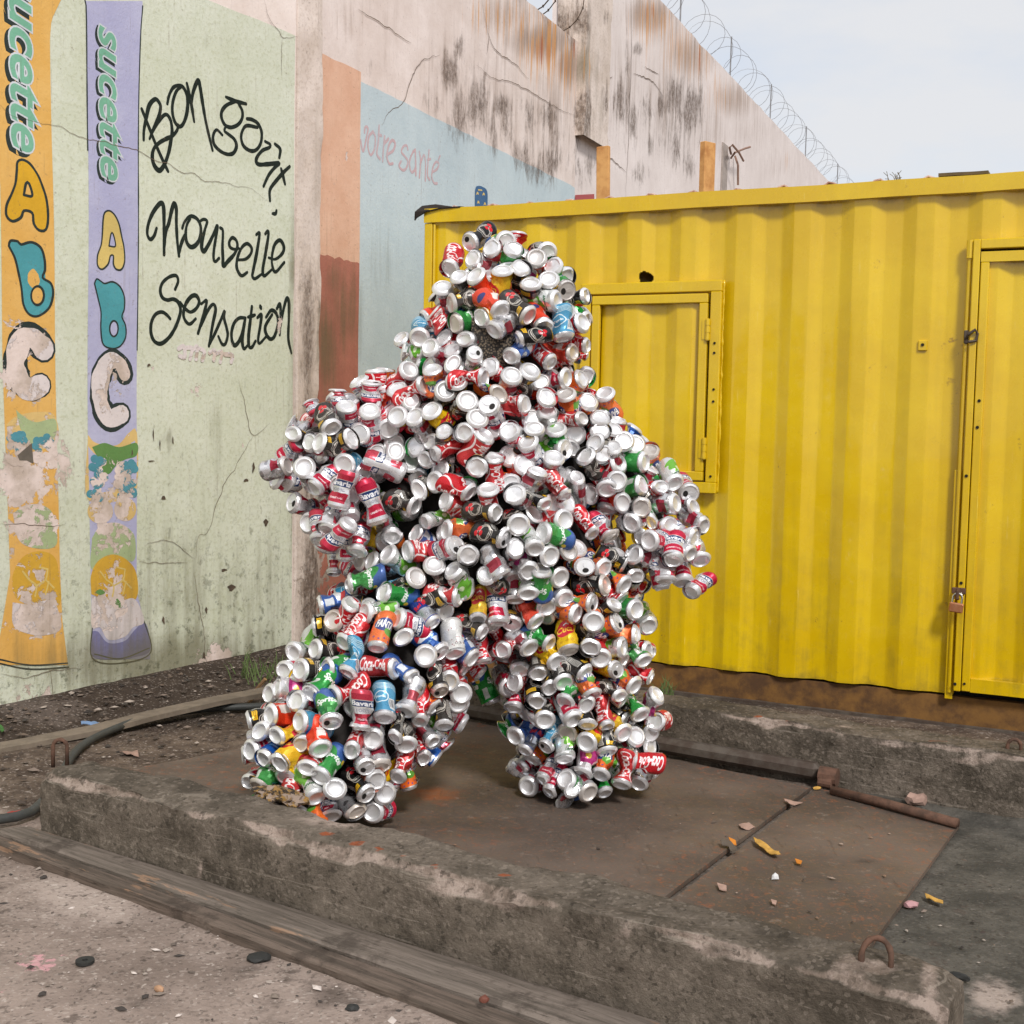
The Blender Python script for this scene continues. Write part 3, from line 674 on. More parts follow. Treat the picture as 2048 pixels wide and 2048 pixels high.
cw2 = link("razor_wire", None); place(cw2, RW); tag(cw2, "short rusty coil of barbed wire on the lower wall beside the pilaster", "razor wire")
coil(1.9, 3.55, WALL_H, .22, .26, .0045, M_WIRE2, "coil", True).obj("coil", M_WIRE2, cw2)
# ================================================================== CONTAINER
def yellow_paint(name, gain=1.0):
    t = NT(name); p = t.obj()
    big = t.noise(p, 2.2, 5, .6); mid = t.noise(p, 9, 6, .7); fine = t.noise(p, 70, 4, .6)
    streak = t.noise(t.mapping(p, (14, 14, .8)), 1.5, 6, .7)
    col = t.mix(t.ramp(big, .35, .7), srgb(209, 172, 6), srgb(221, 187, 14))
    z = t.n('ShaderNodeSeparateXYZ'); t.set(z.inputs[0], p)
    low = t.ramp(z.outputs[2], 1.0, .12)
    g = t.ramp(t.math('ADD', t.math('MULTIPLY', streak, .6), t.math('MULTIPLY', mid, .5)), .50, .74)
    col = t.mix(t.math('MULTIPLY', g, t.math('ADD', .16, t.math('MULTIPLY', low, .45))), col, srgb(150, 126, 30))
    sp = t.math('MULTIPLY', t.ramp(t.noise(p, 7, 9, .82), .61, .65), t.ramp(t.noise(p, 1.8, 2, .5), .45, .65))
    col = t.mix(t.math('MULTIPLY', sp, .8), col, srgb(120, 82, 34))
    sc = t.ramp(t.noise(t.mapping(p, (30, 30, 2.5)), 3, 5, .7), .65, .69)
    col = t.mix(t.math('MULTIPLY', sc, .35), col, srgb(236, 214, 120))
    e = t.attr('grime_shade'); col = t.mix(t.math('MULTIPLY', t.ramp(t.math('ADD', e, t.math('SUBTRACT', mid, .5)), .3, .9), .75), col, srgb(96, 84, 40))  # mask carries painted shade below the top edge and dirt at the foot
    nb = t.bump(t.math('ADD', t.math('MULTIPLY', mid, .8), t.math('MULTIPLY', fine, .2)), .16, .004)
    return t.bsdf(col, t.ramp(mid, .3, .7, .20, .36), 0.0, nb, .5, .6, .04)
M_Y = yellow_paint("yellow_container_paint")
M_TAN = plain("rusty_tan_beam", srgb(128, 92, 48), .8, 0, .4, 14, .4, .3, srgb(84, 60, 40))
M_DARKGAP = plain("dark_gap", srgb(26, 22, 18), .9)
M_RUST = plain("rusty_iron", srgb(106, 78, 64), .85, .1, .4, 40, .5, .3, srgb(76, 58, 48))
M_IRON = plain("dull_iron", srgb(96, 88, 80), .7, .2, .35, 25, .3, .4, srgb(74, 62, 54))

CL, CD, CH = 6.0, 1.6, 2.11
HOLE = (1.076, 1.764)
def corr(s, amp=0.020):
    q = abs(((s - 1.5 + .119) % .238) - .119)
    if q < .0325: return 0.0
    if q > .0865: return amp
    x = (q - .0325) / .054; return amp * x
def corr_samples(a, b):
    out = {round(a, 4), round(b, 4)}
    k0 = math.floor((a - 1.5) / .238) - 1
    for k in range(k0, k0 + int((b - a) / .238) + 4):
        c = 1.5 + k * .238
        for q in (0, .018, .030, .0335, .046, .06, .074, .0855, .0885, .104):
            for s in (c - q, c + q):
                if a < s < b: out.add(round(s, 4))
    return sorted(out)
def corr_panel(name, s0, s1, z0, z1, y, parent, nz=26, hole=False, ragged=0.0):
    ss = corr_samples(s0, s1); zz = lin(z0, z1, nz)
    if hole:
        ss = sorted(set(ss) | {round(HOLE[0] + .0045 * k, 4) for k in range(-11, 12)})
        zz = sorted(set(zz) | {round(HOLE[1] + .005 * k, 4) for k in range(-10, 11)})
    vs = []; gr = []
    for s in ss:
        for k, z in enumerate(zz):
            zz_ = z + (ragged * fbm((s * 3.0, 1, 1), 2, 4) if k == 0 else 0)
            dent = .0022 * fbm((s, 3, z), 2.0, 3) + .008 * max(0, fbm((s, 8, z), 1.1, 2))
            vs.append((s, y + corr(s) + dent, zz_))
            d = z1 - z; gr.append(max(.75 * math.exp(-(d / .03) ** 2) * (corr(s) > .01), .5 * math.exp(-((z - z0) / .05) ** 2)))  # shade under the upper edge painted into the recesses, plus dirt along the bottom
    m = len(zz); fs = []
    for i in range(len(ss) - 1):
        for k in range(m - 1):
            if hole:
                cs, cz = (ss[i] + ss[i + 1]) / 2 - HOLE[0], (zz[k] + zz[k + 1]) / 2 - HOLE[1]
                a = math.atan2(cz, cs); r = .030 * (1 + .12 * math.sin(3 * a + 1) + .15 * max(0, math.sin(a)))
                if (cs / .92) ** 2 + cz ** 2 < r * r: continue
            fs.append((i * m + k, (i + 1) * m + k, (i + 1) * m + k + 1, i * m + k + 1))
    me = mesh(vs, fs, True, None, {'grime_shade': gr}, name)
    o = link(name, me, M_Y, parent); return smooth_by_angle(o, 14)
def ybox(mb, s0, s1, y0, y1, z0, z1, b=.003): return mb.box(s0, s1, y0, y1, z0, z1, b)
box_root = link("container", None); place(box_root, CT)
tag(box_root, "yellow corrugated steel container kiosk with welded shutter and padlocked door", "container")
corr_panel("front_panel", .035, 2.392, .128, 2.06, 0.0, box_root, 28, True, .006)
corr_panel("front_panel", 2.392, 3.35, 1.862, 2.06, 0.0, box_root, 6)
corr_panel("front_panel", 3.35, CL - .05, .128, 2.06, 0.0, box_root, 14)
def uneven_bar(mb, s0, s1, y0, y1, z0, z1, n=40, amp=.004, seed=0):
    """a long rail that is no longer quite straight"""
    vs = []
    for i in range(n + 1):
        s = s0 + (s1 - s0) * i / n; d = amp * fbm((s * 2, seed, 0), 1.5, 3); e = amp * fbm((s * 2, seed, 4), 1.5, 3)
        vs += [(s, y0 + e, z0 + d), (s, y0 + e, z1 + d), (s, y1, z1 + d), (s, y1, z0 + d)]
    fs = [(4 * i + k, 4 * i + (k + 1) % 4, 4 * i + 4 + (k + 1) % 4, 4 * i + 4 + k) for i in range(n) for k in range(4)] + [(0, 1, 2, 3), (4 * n + 3, 4 * n + 2, 4 * n + 1, 4 * n)]
    return mb.add(vs, fs)
uneven_bar(MB(), 0.0, CL, -.022, .06, 2.047, CH, 60, .004, 1).obj("top_rail", M_Y, box_root)
mb = MB(); ybox(mb, 0.0, .040, -.016, .05, .0, 2.047); mb.obj("corner_post", M_Y, box_root)
mb = MB(); mb.tube([(.052, -.012, .13), (.052, -.012, 2.04)], .006, 6); mb.obj("weld_bead", M_Y, box_root)
uneven_bar(MB(), 0.04, CL, .020, .12, -.03, .120, 60, .004, 5).obj("base_beam", M_TAN, box_root)
uneven_bar(MB(), 0.04, CL, -.006, .018, -.03, .012, 60, .004, 8).obj("base_flange", M_IRON, box_root)
uneven_bar(MB(), 0.04, CL, .05, .12, .121, .16, 40, .002, 8).obj("gap_shade_bar", M_DARKGAP, box_root)  # near-black bar standing in for the shade in the gap under panels and door
mb = MB(); ybox(mb, 0, CL, CD - .03, CD, 0, 2.06); mb.obj("back_panel", M_Y, box_root)
mb = MB(); ybox(mb, 0, .03, .051, CD - .03, 0, 2.06); mb.obj("side_panel", M_Y, box_root)
mb = MB(); ybox(mb, CL - .05, CL, .0, CD - .03, 0, 2.045); mb.obj("side_panel", M_Y, box_root)
mb = MB(); ybox(mb, .031, CL - .051, .07, CD - .031, .0, .1); mb.obj("floor_deck", M_DARKGAP, box_root)
# roof sheet whose crests show over the rail
vs = []; ns = 240
for i in range(ns + 1):
    s = -.03 + (CL + .06) * i / ns; c = math.cos(2 * math.pi * (s - .34) / .188)
    h = 2.088 + .034 * max(-.2, c) ** 1 + .004 * fbm((s, 0, 0), 3, 3)
    for y in (-.006 + .01 * fbm((s * 4, 2, 0), 2, 2), .5, CD + .05): vs.append((s, y, h + .02 * (y > .1)))
fs = [(3 * i + k, 3 * i + 3 + k, 3 * i + 4 + k, 3 * i + 1 + k) for i in range(ns) for k in range(2)]
o = link("roof_sheet", mesh(vs, fs, True), plain("pink_roof_sheet", srgb(206, 178, 166), .9, 0, .4, 30, .4, .2, srgb(150, 110, 96)), box_root)
so = o.modifiers.new("solid", 'SOLIDIFY'); so.thickness = .007
# folded roofing felt on the corner
vs = [(-.035, -.045, 2.098), (.02, -.035, 2.10), (.09, -.03, 2.112), (.19, -.025, 2.114), (-.035, .02, 2.135), (.03, .03, 2.14), (.10, .05, 2.13), (.20, .07, 2.122), (-.04, -.04, 2.06), (-.025, -.045, 2.07), (-.02, .1, 2.125), (.1, .2, 2.13), (.20, .2, 2.122)]
fs = [(0, 1, 5, 4), (1, 2, 6, 5), (2, 3, 7, 6), (8, 9, 1, 0), (4, 5, 11, 10), (5, 6, 12, 11), (8, 0, 4)]
o = link("roofing_felt", mesh(vs, fs), plain("black_felt", srgb(44, 36, 32), .9, 0, .4, 40, .5), box_root)
o.modifiers.new("solid", 'SOLIDIFY').thickness = .006

# ---- shutter in the front
sh = link("window_shutter", None, None, box_root)
sh['label'] = "hinged yellow shutter with welded angle frame"
W0, W1, Z0, Z1 = .795, 1.422, .868, 1.748
mb = MB(); t_ = .046
ybox(mb, W0, W1, -.030, -.002, Z1 - t_, Z1); ybox(mb, W0, W1, -.030, -.002, Z0, Z0 + t_)
ybox(mb, W0, W0 + t_, -.0295, -.002, Z0 + t_, Z1 - t_); ybox(mb, W1 - t_, W1, -.0295, -.002, Z0 + t_, Z1 - t_)
mb.obj("frame", M_Y, sh)
a0, a1, b0, b1 = W0 + .054, W1 - .056, Z0 + .052, Z1 - .054
mb = MB()
ybox(mb, a0, a1, -.034, -.012, b1 - .038, b1); ybox(mb, a0, a1, -.034, -.012, b0, b0 + .038)
ybox(mb, a0, a0 + .036, -.0335, -.012, b0 + .038, b1 - .038); ybox(mb, a1 - .036, a1, -.0335, -.012, b0 + .038, b1 - .038)
mb.obj("leaf_frame", M_Y, sh)
corr_panel("leaf_panel", a0 + .034, a1 - .034, b0 + .02, b1 - .02, -.016, sh, 18)
mb = MB(); ybox(mb, a1 + .001, a1 + .009, -.010, -.006, b0 - .004, b1 + .004, 0); mb.obj("shadow_gap", M_DARKGAP, sh)
for z in (1.545, 1.055):
    mb = MB(); mb.tube([(a1 + .004, -.036, z - .045), (a1 + .004, -.036, z + .045)], .0085, 8)
    for dz in (-.03, .0, .03): mb.tube([(a1 + .004, -.036, z + dz - .012), (a1 + .004, -.036, z + dz + .012)], .0105, 8)
    ybox(mb, a1 - .02, a1 + .002, -.037, -.034, z - .04, z + .04, 0); mb.obj("hinge", M_Y, sh)
mb = MB(); rr = random.Random(4)
wz = lin(Z0, Z1, 60); mb.tube([(W1 + .002 + .003 * rr.random(), -.005, z) for z in wz], [.003 + .0035 * rr.random() ** 2 for z in wz], 6)
mb.obj("weld_bead", M_Y, sh, smooth=True)
def bolt_holes(pts, y, parent, r=.006):
    for s, z in pts:
        mb = MB(); mb.disc((s, y, z), (0, 1, 0), r, .004, 10); mb.obj("bolt_hole", M_DARKGAP, parent)
bolt_holes([(W1 - .022, 1.49), (W1 - .022, 1.45), (W1 - .020, 1.30), (W1 - .020, 1.25), (W1 - .022, .94)], -.0335, sh, .005)

# ---- door on the right
dr = link("door", None, None, box_root); dr['label'] = "yellow steel door with hasp, hinge rod and bolt holes"
D0 = 2.395
mb = MB(); ybox(mb, D0, D0 + .026, -.034, .01, .150, 1.868); ybox(mb, D0 + .026, 3.35, -.0335, .01, 1.832, 1.868)
mb.obj("frame", M_Y, dr)
mb = MB(); ybox(mb, 3.32, 3.36, -.03, .03, .13, 1.8); mb.obj("frame_post", M_Y, dr)
mb = MB(); uneven_bar(mb, D0 + .029, 3.31, -.030, .0, 1.784, 1.822, 20, .002, 3); uneven_bar(mb, D0 + .061, 3.31, -.0285, .0, .148, .200, 20, .004, 9)
ybox(mb, D0 + .029, D0 + .060, -.0302, .004, .152, 1.783); mb.obj("leaf_frame", M_Y, dr)
corr_panel("leaf_panel", D0 + .058, 3.32, .19, 1.80, -.014, dr, 24)
mb = MB(); ybox(mb, D0 + .0265, 3.31, .0, .004, 1.823, 1.831, 0); mb.obj("shadow_gap", M_DARKGAP, dr)
mb = MB(); mb.tube([(D0 - .016, -.012, .14), (D0 - .014, -.013, 1.0), (D0 - .012, -.012, 1.83)], .0085, 8)
mb.tube([(D0 - .012, -.014, 1.80), (D0 - .012, -.014, 1.868)], .014, 8); mb.obj("hinge_rod", M_Y, dr)
mb = MB(); ybox(mb, D0 - .034, D0 - .005, -.010, .002, .112, 1.0, .002); mb.obj("cover_strip", M_Y, dr)
mb = MB(); mb.tube([(D0 - .012, -.03, 1.50), (D0 + .0, -.045, 1.515), (D0 + .022, -.048, 1.53), (D0 + .03, -.04, 1.515), (D0 + .026, -.04, 1.49), (D0 + .0, -.045, 1.485)], .006, 6)
ybox(mb, D0 - .02, D0 - .004, -.03, -.01, 1.48, 1.53, .003); mb.obj("latch", M_IRON, dr)
bolt_holes([(D0 + .046, 1.265), (D0 + .044, 1.165)], -.0335, dr, .006)
bolt_holes([(D0 + .013, .98), (D0 + .012, .57), (D0 + .006, .178)], -.0375, dr, .006); bolt_holes([(D0 + .040, .182)], -.0335, dr, .005)
mb = MB(); ybox(mb, D0 - .02, D0 + .03, -.044, -.036, .528, .552, .002); mb.tube([(D0 + .004, -.044, .545), (D0 + .004, -.07, .54), (D0 + .004, -.07, .515), (D0 + .004, -.044, .51)], .006, 6)
mb.obj("hasp", M_RUST, dr)
# small patch with a bolt hole on the panel
mb = MB(); ybox(mb, 2.205, 2.24, -.006, .04, 1.455, 1.495, .003); mb.obj("patch_plate", M_Y, box_root); bolt_holes([(2.223, 1.478)], -.010, box_root)

# ---- padlock hanging on the hasp
M_BRASS = plain("worn_brass", srgb(206, 150, 112), .38, .75, .2, 60, .1, .5, srgb(188, 122, 84))
M_CHROME = plain("chromed_shackle", srgb(216, 216, 214), .22, 1.0, .1)
pk = link("padlock", None); pk.location = tuple(CT.world(D0 + .0, .465, -.066)); pk.rotation_euler = (0, math.radians(6), CT.rot)
tag(pk, "brass padlock with steel shackle hanging on the container door hasp", "padlock")
mb = MB(); mb.box(-.026, .026, -.009, .009, -.005, .032, .004); mb.obj("body", M_BRASS, pk)
mb = MB(); mb.tube([(-.017, 0, .030)] + [(-.017 * math.cos(a), 0, .052 + .017 * math.sin(a)) for a in np.linspace(0, math.pi, 9)] + [(.017, 0, .030)], .0042, 8); mb.obj("shackle", M_CHROME, pk)

# ---- things on and behind the container
def world_board(name, p_top, z0, w, th, rotz, lean, label, mat):
    o = link(name, None); h = p_top[2] - z0
    mb = MB(); mb.box(-w / 2, w / 2, -th / 2, th / 2, 0, h, .003)
    o = mb.obj("timber_board", mat); o.location = (p_top[0] - lean * h, p_top[1], z0); o.rotation_euler = (0, math.atan(lean), rotz)
    return tag(o, label, "board", "boards standing behind the container")
M_BOARD = plain("raw_orange_timber", srgb(214, 164, 104), .8, 0, .3, 12, .3, .2, srgb(178, 124, 74))
e = bpy.data.objects.get("timber_board")
world_board("timber_board", at_depth(1205, 291, 8.0), -.02, .085, .03, math.radians(-30), -.02, "broad orange timber board standing behind the container before the cream pilaster", M_BOARD)
world_board("timber_board", at_depth(1416, 285, 8.0), -.02, .045, .10, math.radians(-50), .0, "narrow orange timber post behind the container before the whitewashed wall", M_BOARD)
for ob in [o for o in bpy.data.objects if o.type == 'EMPTY' and o.name.startswith("timber_board")]: bpy.data.objects.remove(ob)
for ob in [o for o in bpy.data.objects if o.name.startswith("timber_board")]: pass
s0, z0 = CT.at(1877, 366); s1, _ = CT.at(1977, 356)
o = uneven_bar(MB(), s0, s1, -.015, .16, 2.1125, 2.124, 10, .004, 4).obj("roofing_scrap", plain("weathered_scrap", srgb(104, 88, 60), .9)); place(o, CT)
tag(o, "flat weathered scrap lying on the container roof edge", "scrap")
mb = MB(); rr = random.Random(8); s0 = CT.at(1787, 372)[0]
for k in range(14):
    a = rr.uniform(-1, 1); p = Vector((s0 + rr.uniform(-.03, .03), .02, 2.10)); q = p + Vector((a * .03, rr.uniform(-.02, .02), rr.uniform(.02, .05)))
    mb.tube([p, (p + q) / 2 + Vector((0, 0, .01)), q], .0012, 3)
o = mb.obj("dry_weed", plain("dry_stalks", srgb(120, 112, 92), .9)); place(o, CT); tag(o, "tuft of dry weed growing on the container roof edge", "weed")

# ================================================================== GROUND
KA, KD = np.array([-1.265, 3.352]), np.array([1.0, -.632]); KD = KD / np.linalg.norm(KD); KN = np.array([KD[1], -KD[0]])   # KN looks to the camera
FA = np.array([.547, 4.347])
def axis_coords():
    inner = list(np.arange(-3.2, 3.21, .05)); out = []
    x = 3.2; st = .1
    while x < 900: x += st; st *= 1.45; out.append(x)
    return sorted([-o for o in out] + inner + out)
gx = axis_coords(); gy = [4.2 + v for v in axis_coords()]
G = np.array([(x, y, 0.0) for x in gx for y in gy])
side = (G[:, :2] - KA) @ KN                                  # > 0 in front of the near kerb
along = (G[:, :2] - KA) @ KD
sm = lambda x, a, b: np.clip((x - a) / (b - a), 0, 1) ** 2 * (3 - 2 * np.clip((x - a) / (b - a), 0, 1))
near = np.hypot(G[:, 0], G[:, 1] - 4) < 9
soil = (1 - sm(side, -.30, .02)) * (1 - sm(along, 1.7, 2.3) * sm(side, -2.2, -1.9))
soil = np.maximum(soil, 0)
pad = sm(along, 1.3, 1.7) * sm(side, -2.3, -2.1) * (1 - sm(side, -.16, -.1))
soil = soil * (1 - pad)
for b in ((40, 1620, 90, 40, .55),): soil = np.maximum(soil, blob_mask(G, [b]) * near)
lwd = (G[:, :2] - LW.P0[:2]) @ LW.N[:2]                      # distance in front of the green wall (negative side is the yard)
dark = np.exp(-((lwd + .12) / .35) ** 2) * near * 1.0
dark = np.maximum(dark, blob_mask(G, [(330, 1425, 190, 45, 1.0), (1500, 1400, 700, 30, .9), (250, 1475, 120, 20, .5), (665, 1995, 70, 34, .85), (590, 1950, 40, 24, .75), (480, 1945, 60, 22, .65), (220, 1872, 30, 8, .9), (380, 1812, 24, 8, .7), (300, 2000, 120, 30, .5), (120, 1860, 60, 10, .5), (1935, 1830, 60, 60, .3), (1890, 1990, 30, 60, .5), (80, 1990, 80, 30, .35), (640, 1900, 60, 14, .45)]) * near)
pale = blob_mask(G, [(180, 1800, 260, 80, .8), (60, 1440, 130, 22, 1.0), (430, 1890, 140, 60, .55), (1990, 1990, 60, 50, 1.0), (820, 2040, 100, 20, .6), (150, 1425, 60, 12, .7)]) * near
pink = blob_mask(G, [(80, 1925, 60, 22, 1.0), (10, 1990, 30, 30, .5), (60, 1820, 40, 12, .4)]) * near
hz = np.array([.010 * fbm((p[0], p[1], 0), 1.6, 4) + .004 * fbm((p[0], p[1], 3), 9, 3) if n_ else 0 for p, n_ in zip(G, near)])
onplate = ((along > .0) & (along < 2.9) & (side < .08) & (side > -1.75))
hz = np.where(onplate, np.minimum(hz * .25, 0) - .002, hz)
wallrise = np.clip((lwd + .28) / .28, 0, 1) * near * .06 * (along < 1)
G[:, 2] = hz + wallrise
ng = len(gy)
gf = [(i * ng + k, (i + 1) * ng + k, (i + 1) * ng + k + 1, i * ng + k + 1) for i in range(len(gx) - 1) for k in range(ng - 1)]
def ground_mat():
    t = NT("yard_ground"); p = t.geo()
    big = t.noise(p, 1.6, 6, .65); mid = t.noise(p, 8, 7, .7); fine = t.noise(p, 60, 6, .75); grit = t.voronoi(p, 90)
    so = t.ramp(t.math('ADD', t.attr('soil'), t.math('MULTIPLY', t.math('SUBTRACT', mid, .5), .8)), .3, .7)
    pa = t.attr('pale'); dk = t.attr('dark')
    conc = t.mix(t.ramp(big, .35, .65), srgb(124, 110, 101), srgb(160, 144, 134))
    conc = t.mix(t.math('MULTIPLY', t.ramp(mid, .52, .66), .55), conc, srgb(112, 100, 92))
    earth = t.mix(t.ramp(mid, .36, .66), srgb(72, 60, 52), srgb(112, 98, 86))
    padc = t.mix(t.ramp(mid, .34, .66), srgb(66, 64, 59), srgb(96, 92, 85))
    earth = t.mix(t.attr('pad'), earth, padc)
    col = t.mix(t.math('MAXIMUM', so, t.attr('pad')), conc, earth)
    col = t.mix(t.math('MULTIPLY', t.ramp(t.math('ADD', pa, t.math('MULTIPLY', t.math('SUBTRACT', mid, .5), 1.2)), .35, .85), .7), col, srgb(186, 170, 160))
    spots = t.math('MULTIPLY', t.ramp(t.noise(p, 13, 5, .7), .58, .65), .6)
    col = t.mix(spots, col, srgb(78, 68, 62))
    col = t.mix(t.math('MULTIPLY', t.ramp(t.noise(p, 45, 3, .6), .62, .67), .6), col, srgb(60, 54, 48))
    col = t.mix(t.math('MULTIPLY', t.ramp(t.noise(p, 38, 3, .6), .63, .68), t.math('SUBTRACT', .5, t.math('MULTIPLY', t.attr('pad'), .42))), col, srgb(206, 194, 184))
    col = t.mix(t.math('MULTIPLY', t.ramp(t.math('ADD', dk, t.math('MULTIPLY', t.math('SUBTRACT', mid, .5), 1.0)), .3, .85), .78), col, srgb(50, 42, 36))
    pk = t.attr('pink'); col = t.mix(t.math('MULTIPLY', t.ramp(t.math('ADD', pk, t.math('MULTIPLY', t.math('SUBTRACT', t.noise(p, 30, 4, .7), .5), 2.4)), .6, .8), .7), col, srgb(214, 158, 164))
    ag = t.voronoi(p, 150, 'F1', 'Color'); sep = t.n('ShaderNodeSeparateColor'); t.set(sep.inputs[0], ag)
    col = t.mix(t.math('MULTIPLY', t.ramp(sep.outputs[0], .88, .95), t.math('SUBTRACT', .22, t.math('MULTIPLY', t.attr('pad'), .17))), col, srgb(200, 188, 178)); col = t.mix(t.math('MULTIPLY', t.ramp(sep.outputs[1], .88, .94), .3), col, srgb(58, 50, 44))
    h = t.math('ADD', t.math('MULTIPLY', mid, .6), t.math('ADD', t.math('MULTIPLY', fine, .5), t.math('MULTIPLY', grit, .15)))
    return t.bsdf(col, .92, 0, t.bump(h, .8, .012), .2)
ground = link("ground", mesh(G, gf, True, None, {'soil': soil, 'pale': pale, 'dark': dark, 'pink': pink, 'pad': pad}, "ground"), ground_mat())
tag(ground, kind="structure")

# ---- steel deck plates
def plate_mat(name, seed):
    t = NT(name); p = t.mapping(t.geo(), (1, 1, 1), (seed, seed * 2, 0))
    big = t.noise(p, 1.7, 5, .6); mid = t.noise(p, 11, 7, .7); fine = t.noise(p, 90, 4, .7)
    col = t.mix(t.ramp(big, .34, .68), srgb(76, 66, 58), srgb(104, 91, 81))
    r = t.math('MULTIPLY', t.ramp(t.noise(p, 30, 6, .8), .55, .63), t.ramp(t.noise(p, 1.3, 3, .5), .40, .60))
    col = t.mix(t.math('MULTIPLY', r, .72), col, srgb(140, 82, 50))
    ru = t.attr('rust'); col = t.mix(t.math('MULTIPLY', t.ramp(t.math('ADD', ru, t.math('MULTIPLY', t.math('SUBTRACT', mid, .5), 1.6)), .35, 1.0), .75), col, srgb(146, 82, 42))
    dk = t.attr('dark'); col = t.mix(t.math('MULTIPLY', t.ramp(t.math('ADD', dk, t.math('MULTIPLY', t.math('SUBTRACT', mid, .5), 1.0)), .4, .8), .7), col, srgb(52, 44, 40))
    col = t.mix(t.math('MULTIPLY', t.ramp(t.noise(p, 26, 5, .75), .60, .66), .4), col, srgb(140, 126, 114))
    col = t.mix(t.math('MULTIPLY', t.ramp(t.noise(t.mapping(p, (14, 2, 2)), 3, 5, .7), .60, .66), .35), col, srgb(52, 44, 38))
    col = t.mix(t.math('MULTIPLY', t.ramp(t.noise(p, 110, 3, .6), .58, .64), .45), col, srgb(134, 92, 66))
    return t.bsdf(col, t.ramp(mid, .3, .7, .55, .85), .0, t.bump(t.math('ADD', t.math('MULTIPLY', mid, .5), t.math('MULTIPLY', fine, .3)), .4, .004), .35)
def inside(poly_, x, y):
    c = False; n = len(poly_)
    for i in range(n):
        (x1, y1), (x2, y2) = poly_[i], poly_[(i + 1) % n]
        if (y1 > y) != (y2 > y) and x < (x2 - x1) * (y - y1) / (y2 - y1) + x1: c = not c
    return c
def plate(corners, z, label, seed):
    bm = bmesh.new(); vs = [bm.verts.new((x, y, z)) for x, y in corners]; f = bm.faces.new(vs)
    if f.normal.z < 0: f.normal_flip()
    bm.normal_update()
    if bm.faces[:][0].normal.z < 0: bmesh.ops.reverse_faces(bm, faces=bm.faces[:])
    # cut into a fine net so that stains can be stored on it
    for ax in (0, 1):
        lo, hi = min(v.co[ax] for v in bm.verts), max(v.co[ax] for v in bm.verts)
        for c in np.arange(lo + .07, hi, .07):
            co = [0, 0, 0]; co[ax] = c; no = [0, 0, 0]; no[ax] = 1
            bmesh.ops.bisect_plane(bm, geom=bm.verts[:] + bm.edges[:] + bm.faces[:], plane_co=co, plane_no=no)
    for v in bm.verts: v.co.z += .0035 * fbm((v.co.x, v.co.y, seed), 1.6, 3)
    r = bmesh.ops.extrude_face_region(bm, geom=bm.faces[:])
    for v in [g for g in r['geom'] if isinstance(g, bmesh.types.BMVert)]: pass
    top = [v for v in bm.verts]
    me = bpy.data.meshes.new("steel_plate")
    new = {g for g in r['geom'] if isinstance(g, bmesh.types.BMVert)}
    for v in bm.verts:
        if v not in new: v.co.z -= .012
    bmesh.ops.recalc_face_normals(bm, faces=bm.faces[:]); bm.to_mesh(me); bm.free()
    W = np.array([v.co[:] for v in me.vertices])
    for k, bl in (('rust', [(870, 1590, 70, 22, 1.0), (800, 1600, 40, 12, .6), (1510, 1592, 50, 8, .6), (1290, 1700, 60, 20, .45), (1500, 1780, 70, 20, .4), (1700, 1860, 60, 20, .35), (900, 1510, 60, 6, .6)]),
                  ('dark', [(780, 1655, 45, 7, 1.0), (1425, 1580, 22, 8, .7), (1740, 1725, 30, 8, .7), (900, 1625, 14, 6, .5), (1690, 1725, 14, 5, .5), (560, 1530, 120, 40, .4)])):
        at = me.attributes.new(k, 'FLOAT', 'POINT'); at.data.foreach_set('value', blob_mask(W, bl).astype(np.float32))
    o = link("steel_plate", me, plate_mat("steel_plate_%d" % seed, seed)); smooth_by_angle(o, 30)
    return tag(o, label, "steel plate", "rusty steel deck plates")
plate([(.969, 3.976), (.175, 2.655), (-1.02, 3.42), (-1.40, 3.83), (-.918, 4.308), (-.25, 4.83)], .016, "large rusty brown steel plate the can-covered person strides on", 1)
plate([(.985, 3.960), (.192, 2.645), (.605, 2.385), (1.322, 3.632)], .014, "smaller steel plate right of the seam beside the lifting ring", 2)

